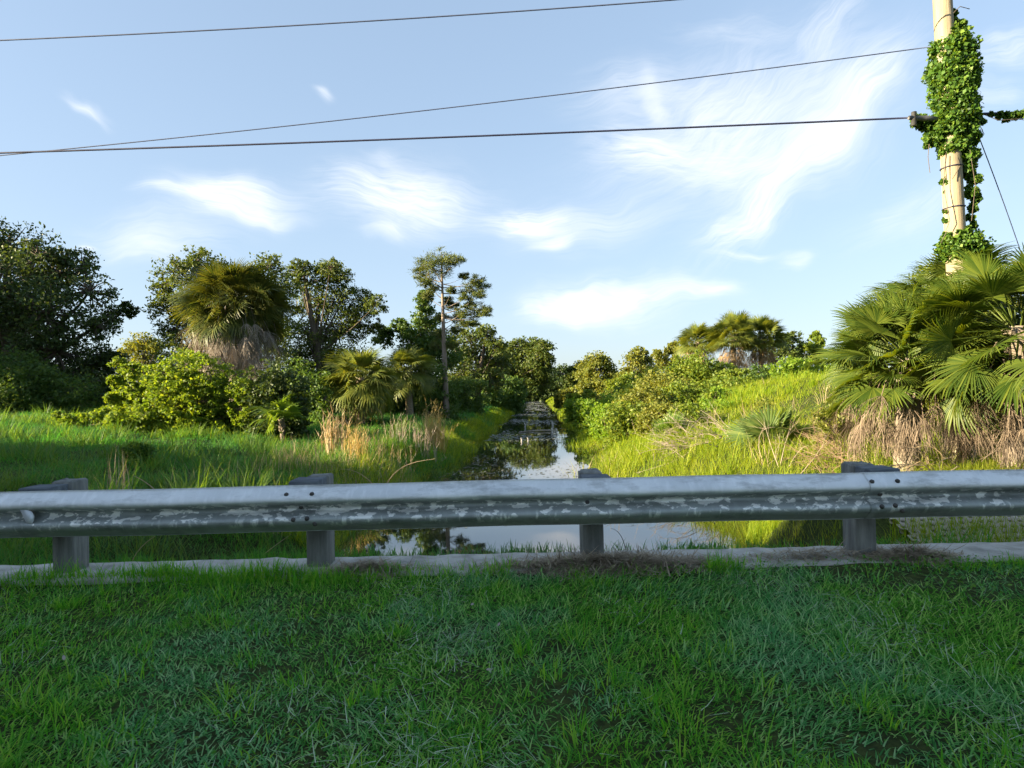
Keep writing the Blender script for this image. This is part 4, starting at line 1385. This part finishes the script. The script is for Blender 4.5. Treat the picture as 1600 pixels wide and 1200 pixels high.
flecks('floating_leaves', 'pale leaf bits scattered on the water', 260, lambda n: 11 + 30 * rng.uniform(0, 1, n),
       lambda n, y: Ledge(y) + (Redge(y) - Ledge(y)) * rng.beta(1.2, 2.2, n), .01, .035, 'lily')

# pierced concrete block mat on the right slope
g0 = np.array((3.9, 6.1, 0.0))
b = Buf()
nx, ny, c, cy2 = 42, 14, .098, .088
V, Fq, VS = [], [], []
pit = rng.uniform(size=(nx, ny))
def mat_z(x, y):
    return -.33 + .02 * (x - 3.9) + .36 * (y - 6.1) + .01 * math.sin(x * 3) + .01 * math.sin(y * 5)
for i in range(nx):
    for j in range(ny):
        x, y = g0[0] + i * c + .052 * (j % 2), g0[1] + j * cy2
        k = len(V)
        hw = c * .235
        z = [mat_z(x + a * c / 2, y + e * cy2 / 2) for a, e in ((-1, -1), (1, -1), (1, 1), (-1, 1))]
        V += [(x + a * c / 2, y + e * cy2 / 2, zz) for (a, e), zz in zip(((-1, -1), (1, -1), (1, 1), (-1, 1)), z)]
        V += [(x + a * hw * 1.2, y + e * hw * 1.1, mat_z(x, y + e * hw * 1.1)) for a, e in ((-1, -1), (1, -1), (1, 1), (-1, 1))]
        V += [(x + a * hw, y + e * hw, mat_z(x, y) - .07) for a, e in ((-1, -1), (1, -1), (1, 1), (-1, 1))]
        for q in range(4):
            w_ = (q + 1) % 4
            Fq += [(k + q, k + w_, k + 4 + w_, k + 4 + q), (k + 4 + q, k + 4 + w_, k + 8 + w_, k + 8 + q)]
        VS += [(x + a * hw * 1.1, y + e * hw * 1.05, mat_z(x, y + e * hw) - .012) for a, e in ((-1, -1), (1, -1), (1, 1), (-1, 1))]
b.add(V, Fq)
M['soil'] = surf_mat('pit_shade_soil', [(.06, .055, .035), (.11, .10, .06)], 20, .95)  # soil toned dark to put shade into the pits
bm = obj('block_mat', b, M['mat_concrete'], None, False, g0)
sb_ = Buf()
sb_.add(VS, np.arange(len(VS)).reshape(-1, 4))
V_, F_ = sb_.arrays()
obj('soil', (V_ - g0, F_), M['soil'], bm)['kind'] = 'stuff'
tag(bm, 'pale pierced concrete erosion mat on the slope under the right end of the rail', 'erosion mat')

# ------------------------------------------------------------------ grass
rng = np.random.default_rng(301)


def verge():
    n = 100000
    y = rng.uniform(1.75, 4.55, n)
    x = (rng.uniform(-1, 1, n)) * (.92 * y + .8)
    z = H(x, y)
    base = np.stack([x, y, z], 1)
    thin = (y > 4.30) & (rng.uniform(size=n) < .93 + .0 * y)
    keep = ~thin & (bumpy(x * 4, y * 4) > rng.normal(-.55, .5, n))
    base = base[keep]
    x, y = base[:, 0], base[:, 1]
    n = len(base)
    nz = bumpy(x * 2.5 + 9, y * 2.5)
    az = rng.uniform(0, 2 * PI, n) * .55 + bumpy(x * 1.2, y * 1.2 + 4) * 2.5
    L_ = rng.uniform(.028, .080, n) * (1 + .35 * np.clip(nz, -1, 1.5))
    b = Buf()
    b.add(*blades(base, L_, rng.uniform(.004, .0075, n), az, rng.uniform(.5, 1.45, n), rng.uniform(.1, 1.2, n), 3))
    tag(obj('verge_grass', b, M['verge_grass']), 'short mown grass covering the roadside verge', 'grass', None, 'stuff')
    # taller tufts
    nt_ = 1000
    ty = rng.uniform(1.8, 4.42, nt_)
    tx = rng.uniform(-1, 1, nt_) * (.9 * ty + .6)
    keep = bumpy(tx * 1.7 + 3, ty * 1.7) > rng.normal(-.05, .4, nt_)
    tx, ty = tx[keep], ty[keep]
    per = rng.integers(14, 46, len(tx))
    idx = np.repeat(np.arange(len(tx)), per)
    k = len(idx)
    sp = rng.uniform(.02, .075, len(tx))[idx]
    x = tx[idx] + rng.normal(0, 1, k) * sp
    y = np.minimum(ty[idx] + rng.normal(0, 1, k) * sp, 4.5)
    base = np.stack([x, y, H(x, y) - .005], 1)
    az = np.arctan2(y - ty[idx], x - tx[idx]) + rng.normal(0, .7, k)
    hh = rng.uniform(.06, .145, len(tx))[idx]
    b = Buf()
    b.add(*blades(base, hh * rng.uniform(.5, 1.15, k), rng.uniform(.004, .0075, k), az, np.abs(rng.normal(.45, .3, k)), rng.uniform(.2, 1.7, k), 4))
    tag(obj('tall_grass_tufts', b, M['tuft_grass']), 'brighter taller grass tufts scattered through the mown verge', 'grass', None, 'stuff')
    # ragged fringe over the edge of the headwall cap
    n = 15000
    x = rng.uniform(-5.5, 5.5, n)
    ed = .10 * bumpy(x * 2.2, 3) + .05 * bumpy(x * 6, 1)
    y = 4.39 + np.abs(rng.normal(0, .10, n)) * -1 + np.clip(ed, -.10, .12)
    keep = (bumpy(x * 1.6 + 2, 7) > rng.normal(-.5, .35, n)) & ~((np.abs(x - .62) < .66) & (rng.uniform(size=n) < .93)) & ~((np.abs(x - 2.2) < .7) & (rng.uniform(size=n) < .6))
    x, y = x[keep], y[keep]
    k = len(x)
    base = np.stack([x, y, np.where(y > 4.375, .024, H(x, y))], 1)
    b = Buf()
    b.add(*blades(base, rng.uniform(.05, .15, k) * (1 + .5 * np.clip(bumpy(x * 3, y), -.6, 1)), rng.uniform(.004, .007, k), rng.uniform(0, 2 * PI, k), np.abs(rng.normal(.35, .3, k)), rng.uniform(.1, 1.4, k), 4))
    tag(obj('fringe_grass', b, M['tuft_grass']), 'ragged grass fringe growing over the front edge of the headwall', 'grass', None, 'stuff')
    # low broadleaf weeds
    n = 16000
    y = rng.uniform(1.8, 4.4, n)
    x = rng.uniform(-1, 1, n) * (.92 * y + .6)
    keep = bumpy(x * 2.3 + 11, y * 2.3 - 4) > rng.normal(.55, .25, n)
    x, y = x[keep], y[keep]
    c = np.stack([x, y, H(x, y) + rng.uniform(.015, .055, len(x))], 1)
    b = Buf()
    b.add(*leaves(c, rng.uniform(.012, .032, len(x)), rng, .75, 1.8))
    tag(obj('broadleaf_weeds', b, M['clover']), 'low patches of small broadleaf weeds among the mown grass', 'weeds', None, 'stuff')
    # dry thatch
    n = 26000
    y = rng.uniform(1.8, 4.5, n)
    x = rng.uniform(-1, 1, n) * (.92 * y + .6)
    keep = bumpy(x * 1.9 - 5, y * 1.9 + 2) > rng.normal(.35, .3, n)
    x, y = x[keep], y[keep]
    k = len(x)
    base = np.stack([x, y, H(x, y) + rng.uniform(.01, .065, k)], 1)
    b = Buf()
    b.add(*blades(base, rng.uniform(.05, .14, k), rng.uniform(.002, .004, k), rng.uniform(0, 2 * PI, k), rng.uniform(1.1, 1.6, k), rng.normal(0, .5, k), 3))
    tag(obj('dry_thatch', b, M['thatch']), 'pale dry thatch lying in the mown grass', 'thatch', None, 'stuff')


verge()


def field(name, label, mat, n, xf, y0, y1, ypow, hfun, wk, keepf, lean=(.0, .55), bend=(.2, 1.2)):
    y = y0 + (y1 - y0) * rng.uniform(0, 1, n) ** ypow
    x = xf(n, y)
    keep = keepf(x, y)
    x, y = x[keep], y[keep]
    n = len(x)
    base = np.stack([x, y, H(x, y) - .03], 1)
    h = hfun(x, y) * rng.uniform(.55, 1.2, n)
    w = np.maximum(.007, wk * y) * rng.uniform(.7, 1.3, n)
    az = rng.uniform(0, 2 * PI, n)
    b = Buf()
    b.add(*blades(base, h, w, az, rng.uniform(*lean, n), rng.uniform(*bend, n), 3))
    return tag(obj(name, b, M[mat]), label, 'grass', None, 'stuff')


def left_x(n, y):
    e = Ledge(y) + .15
    return e - (e + 1.0 * y + 2.5) * rng.uniform(0, 1, n) ** 1.15 * 1.0


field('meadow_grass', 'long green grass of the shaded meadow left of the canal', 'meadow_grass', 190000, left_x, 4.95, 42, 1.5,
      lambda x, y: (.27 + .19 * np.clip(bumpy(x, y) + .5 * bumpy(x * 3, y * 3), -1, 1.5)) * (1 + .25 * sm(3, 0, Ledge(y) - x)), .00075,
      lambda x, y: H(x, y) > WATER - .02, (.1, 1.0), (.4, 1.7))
def clumps(name, label, mat, n, xf, y0, y1, per, sp, h, wk):
    y = y0 + (y1 - y0) * rng.uniform(0, 1, n) ** 1.3
    x = xf(n, y)
    k = rng.integers(per[0], per[1], n)
    i = np.repeat(np.arange(n), k)
    s_ = rng.uniform(.5, 1.2, n)[i]
    bx = x[i] + rng.normal(0, sp, len(i)) * s_
    by = y[i] + rng.normal(0, sp, len(i)) * s_
    base = np.stack([bx, by, H(bx, by) - .03], 1)
    az = np.arctan2(by - y[i], bx - x[i]) + rng.normal(0, .6, len(i))
    b = Buf()
    b.add(*blades(base, h * s_ * rng.uniform(.6, 1.15, len(i)), np.maximum(.007, wk * by), az, np.abs(rng.normal(.3, .25, len(i))), rng.uniform(.3, 1.6, len(i)), 4))
    tag(obj(name, b, M[mat]), label, 'grass', None, 'stuff')


M['weed_leaf'] = leaf_mat('meadow_weed_leaf', [(.050, .130, .020), (.085, .170, .026), (.130, .205, .036)], .4)
clumps('meadow_weeds', 'coarse weedy clumps rising out of the shaded meadow', 'weed_leaf', 620, left_x, 6, 30, (25, 60), .16, .62, .0010)
field('far_meadow_grass', 'distant grass on the far left bank', 'meadow_grass', 26000, lambda n, y: Ledge(y) - 28 * rng.uniform(0, 1, n) ** 1.6, 40, 150, 1.4,
      lambda x, y: .4 + .1 * bumpy(x, y), .00075, lambda x, y: H(x, y) > WATER - .02)
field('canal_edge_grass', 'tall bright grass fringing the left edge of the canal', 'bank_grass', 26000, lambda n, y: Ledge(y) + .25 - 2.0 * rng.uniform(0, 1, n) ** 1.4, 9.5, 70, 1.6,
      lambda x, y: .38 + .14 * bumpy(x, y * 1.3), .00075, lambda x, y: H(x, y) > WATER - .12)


def right_x(n, y):
    e = Redge(y) - .2
    return e + (13 + .2 * y) * rng.uniform(0, 1, n) ** 1.35


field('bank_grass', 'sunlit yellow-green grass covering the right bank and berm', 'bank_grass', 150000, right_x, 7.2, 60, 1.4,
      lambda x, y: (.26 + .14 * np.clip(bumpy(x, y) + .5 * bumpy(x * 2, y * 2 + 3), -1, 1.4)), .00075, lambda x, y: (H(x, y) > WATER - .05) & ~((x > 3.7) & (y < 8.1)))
field('waterside_grass', 'tall bright yellow-green grass tufts along the right edge of the canal', 'bank_grass', 24000, lambda n, y: Redge(y) - .35 + 2.6 * rng.uniform(0, 1, n) ** 1.3, 9.5, 50, 1.5,
      lambda x, y: .34 + .24 * np.clip(bumpy(x * 1.5, y * 1.5), -.8, 1.3), .0008, lambda x, y: (H(x, y) > WATER - .15) & (bumpy(x * 1.3 + 4, y * 1.3) > rng.normal(-.1, .3, len(x))))
clumps('bank_tufts', 'long bright grass tufts standing up all over the sunny right bank', 'bank_grass', 420, right_x, 9, 34, (25, 60), .15, .62, .0010)
clumps('bank_straw', 'dry straw tufts among the green growth of the right bank', 'straw', 45, right_x, 11, 30, (8, 26), .14, .7, .0008)
field('dry_meadow_grass', 'tan dry grass mixed through the meadow near the canal', 'straw', 3200, lambda n, y: Ledge(y) - .3 - 3.2 * rng.uniform(0, 1, n), 10.5, 19, 1.0,
      lambda x, y: .55 + .15 * bumpy(x * 2, y * 2), .0007, lambda x, y: bumpy(x * 1.4 + 1, y * 1.4) > rng.normal(.35, .25, len(x)), (.0, .5), (.1, .9))
field('far_bank_grass', 'distant grass on the far right bank', 'bank_grass', 22000, lambda n, y: Redge(y) + 22 * rng.uniform(0, 1, n) ** 1.5, 55, 150, 1.4,
      lambda x, y: .4 + .1 * bumpy(x, y), .00075, lambda x, y: H(x, y) > WATER - .02)
field('headwall_grass', 'green tufts growing along the canal side of the headwall', 'meadow_grass', 9000, lambda n, y: rng.uniform(-6, 6, n), 4.86, 5.2, 1.0,
      lambda x, y: .10 + .10 * np.clip(bumpy(x * 5, y), 0, 1.2), .0012, lambda x, y: (bumpy(x * 3, 1) > rng.normal(.15, .35, len(x))) & ((x < -2.2) | (H(x, y) > -9)), (.0, .7))
# the headwall tufts root in soil on the back lip of the cap
o = bpy.data.objects['headwall_grass']
co = np.zeros(len(o.data.vertices) * 3, np.float32)
o.data.vertices.foreach_get('co', co)
co = co.reshape(-1, 8, 3)
lift = (-.06 - co[:, :2, 2].mean(1))
co[:, :, 2] += lift[:, None]
o.data.vertices.foreach_set('co', co.ravel())
field('slope_grass', 'bright green grass at the right end of the headwall in front of the erosion mat', 'bank_grass', 15000, lambda n, y: rng.uniform(1.9, 8, n), 4.9, 6.5, 1.0,
      lambda x, y: .22 + .09 * bumpy(x * 2, y * 2), .0012, lambda x, y: (bumpy(x * 2, y * 2) > rng.normal(-.35, .4, len(x))) & (H(x, y) > -.75))

# litter piles of dry clippings along the posts


def litter(name, label, px, sx, sy, n, seed, yc=4.45):
    r = np.random.default_rng(seed)
    x0 = (px - 800) / F * yc
    x = x0 + r.normal(0, sx, n)
    y = yc + r.normal(0, sy, n)
    hh = .065 * np.exp(-((x - x0) / (1.4 * sx)) ** 2 - ((y - yc) / (1.5 * sy)) ** 2)
    base = np.stack([x, y, .03 + hh * r.uniform(.1, 1, n)], 1)
    base[:, 2] = np.where(y < 4.38, base[:, 2] - .02, base[:, 2])
    b = Buf()
    b.add(*blades(base, np.where(r.uniform(size=n) < .75, r.uniform(.02, .07, n), r.uniform(.08, .2, n)), r.uniform(.004, .011, n), r.uniform(0, 2 * PI, n), r.uniform(1.25, 1.75, n), r.normal(0, .35, n), 3))
    return tag(obj(name, b, M['clip']), label, 'litter', None, 'stuff')


M['clip'] = leaf_mat('dry_clippings', [(.17, .135, .09), (.29, .235, .16), (.45, .38, .27)], .1, (1.2, 1.1, .8), rough=.9)
litter('grass_clippings', 'brown heap of dry clippings around the third post', 940, .33, .085, 9500, 401, 4.44)
litter('grass_clippings', 'dark dry stems heaped beside the fourth post', 1420, .15, .08, 2000, 402, 4.46)
litter('grass_clippings', 'thin scatter of dry stems over the headwall left of the fourth post', 1270, .28, .07, 700, 403, 4.50)
litter('grass_clippings', 'dry stems collected beside the second post', 570, .16, .07, 1200, 404, 4.44)

# a few pale dead leaves in the verge
r = np.random.default_rng(88)
proto = None
for (px, py) in [(738, 960), (780, 993), (100, 1032), (232, 948), (765, 1068)]:
    d = 1.24 * F / (py - 612)
    g = P(px, py, d)
    if proto is None:
        b = Buf()
        V = np.array([(-.028, 0, 0), (-.012, -.012, .004), (-.012, 0, -.002), (-.012, .012, .005), (.010, -.011, .003), (.010, 0, -.002), (.010, .011, .004), (.028, 0, .008)])
        b.add(V, [(0, 1, 4, 2), (2, 4, 7, 5), (0, 2, 5, 3), (3, 5, 7, 6)])
        M['dead_leaf'] = leaf_mat('pale_dead_leaf', [(.22, .19, .14), (.34, .30, .24), (.44, .41, .35)], .2, (1, 1, 1))
        o = proto = obj('fallen_leaf', b, M['dead_leaf'])
    else:
        o = proto.copy()
        COL.objects.link(o)
    o.location = (g[0], g[1], H1(g[0], g[1]) + .06)
    o.rotation_euler = (r.uniform(-.5, .5), r.uniform(-.5, .5), r.uniform(0, 6.3))
    o.scale = (r.uniform(.45, .7),) * 3
    tag(o, 'small pale dead leaf lying on the mown grass', 'leaf', 'fallen leaves on the verge')

# ------------------------------------------------------------------ trees standing left of the frame (they shade the road and the meadow)
side = tree('roadside_oak', 'broad dark oak beside the road, out to the left', 'tree', 0, 0,
            [((0, 0, 6.6), 2.0), ((1.6, .8, 5.6), 1.8), ((-1.5, -.8, 5.6), 1.8), ((.5, -1.8, 5.0), 1.8), ((-.4, 1.9, 5.0), 1.8), ((1.2, -1, 3.6), 1.7), ((-1.2, 1.2, 3.6), 1.7), ((0, 0, 3.2), 1.9), ((1.0, 1.8, 2.6), 1.6), ((-.8, -1.8, 2.6), 1.6), ((0, .4, 1.4), 1.7)],
            .22, 'dark_leaf', 501, 1.2, trunk_r=.35, world=(-15.5, -2.6), clus=.32, group='oaks beside the road to the left')
for (x, y, rz, sc, lab) in [(-14, -6.5, 1.0, 1.0, 'second roadside oak, nearer the camera'), (-19, -1.5, 2.2, 1.0, 'roadside oak furthest from the road edge'),
                            (-21, 2.4, 3.0, .74, 'smaller roadside oak beside the meadow'), (-21.5, 7.0, 4.1, .58, 'small roadside oak at the meadow corner'), (-22.5, 10.4, 5.1, .54, 'last small roadside oak along the meadow'), (-12, -10.5, 5.0, 1.05, 'roadside oak behind the camera'),
                            (-39, 27, .4, 1.35, 'tall oak behind the big dark oak'), (-37, 36, 1.5, 1.4, 'tall oak deep behind the dark oak')]:
    copy_tree(side, (x, y, H1(x, y) - .05), rz, sc, lab, 'oaks beside the road to the left')

# distant tree line closing the horizon
far0 = None
r = np.random.default_rng(601)
spots = [(-150 + k * 22 + r.uniform(-6, 6), 150 + r.uniform(-15, 30)) for k in range(16)]
names = ['far left', 'left', 'inner left', 'middle']
for k, (x, y) in enumerate(spots):
    lab = 'distant tree in the line closing the horizon behind the banks'
    if far0 is None:
        far0 = tree('horizon_tree', lab, 'tree', 0, 0, [((0, 0, 6), 3.2), ((2.4, 0, 5), 2.8), ((-2.4, .5, 5), 2.8), ((1, 1, 3), 3.0), ((-1.5, -1, 3), 3.0), ((4, 0, 3), 2.4), ((-4, 0, 3), 2.4)], .6, 'oak_leaf', 602, .8,
                    trunk_r=.35, world=(x, y), clus=.34, group='distant tree line')
    else:
        copy_tree(far0, (x, y, H1(x, y)), r.uniform(0, 6), r.uniform(.7, 1.1), lab, 'distant tree line')
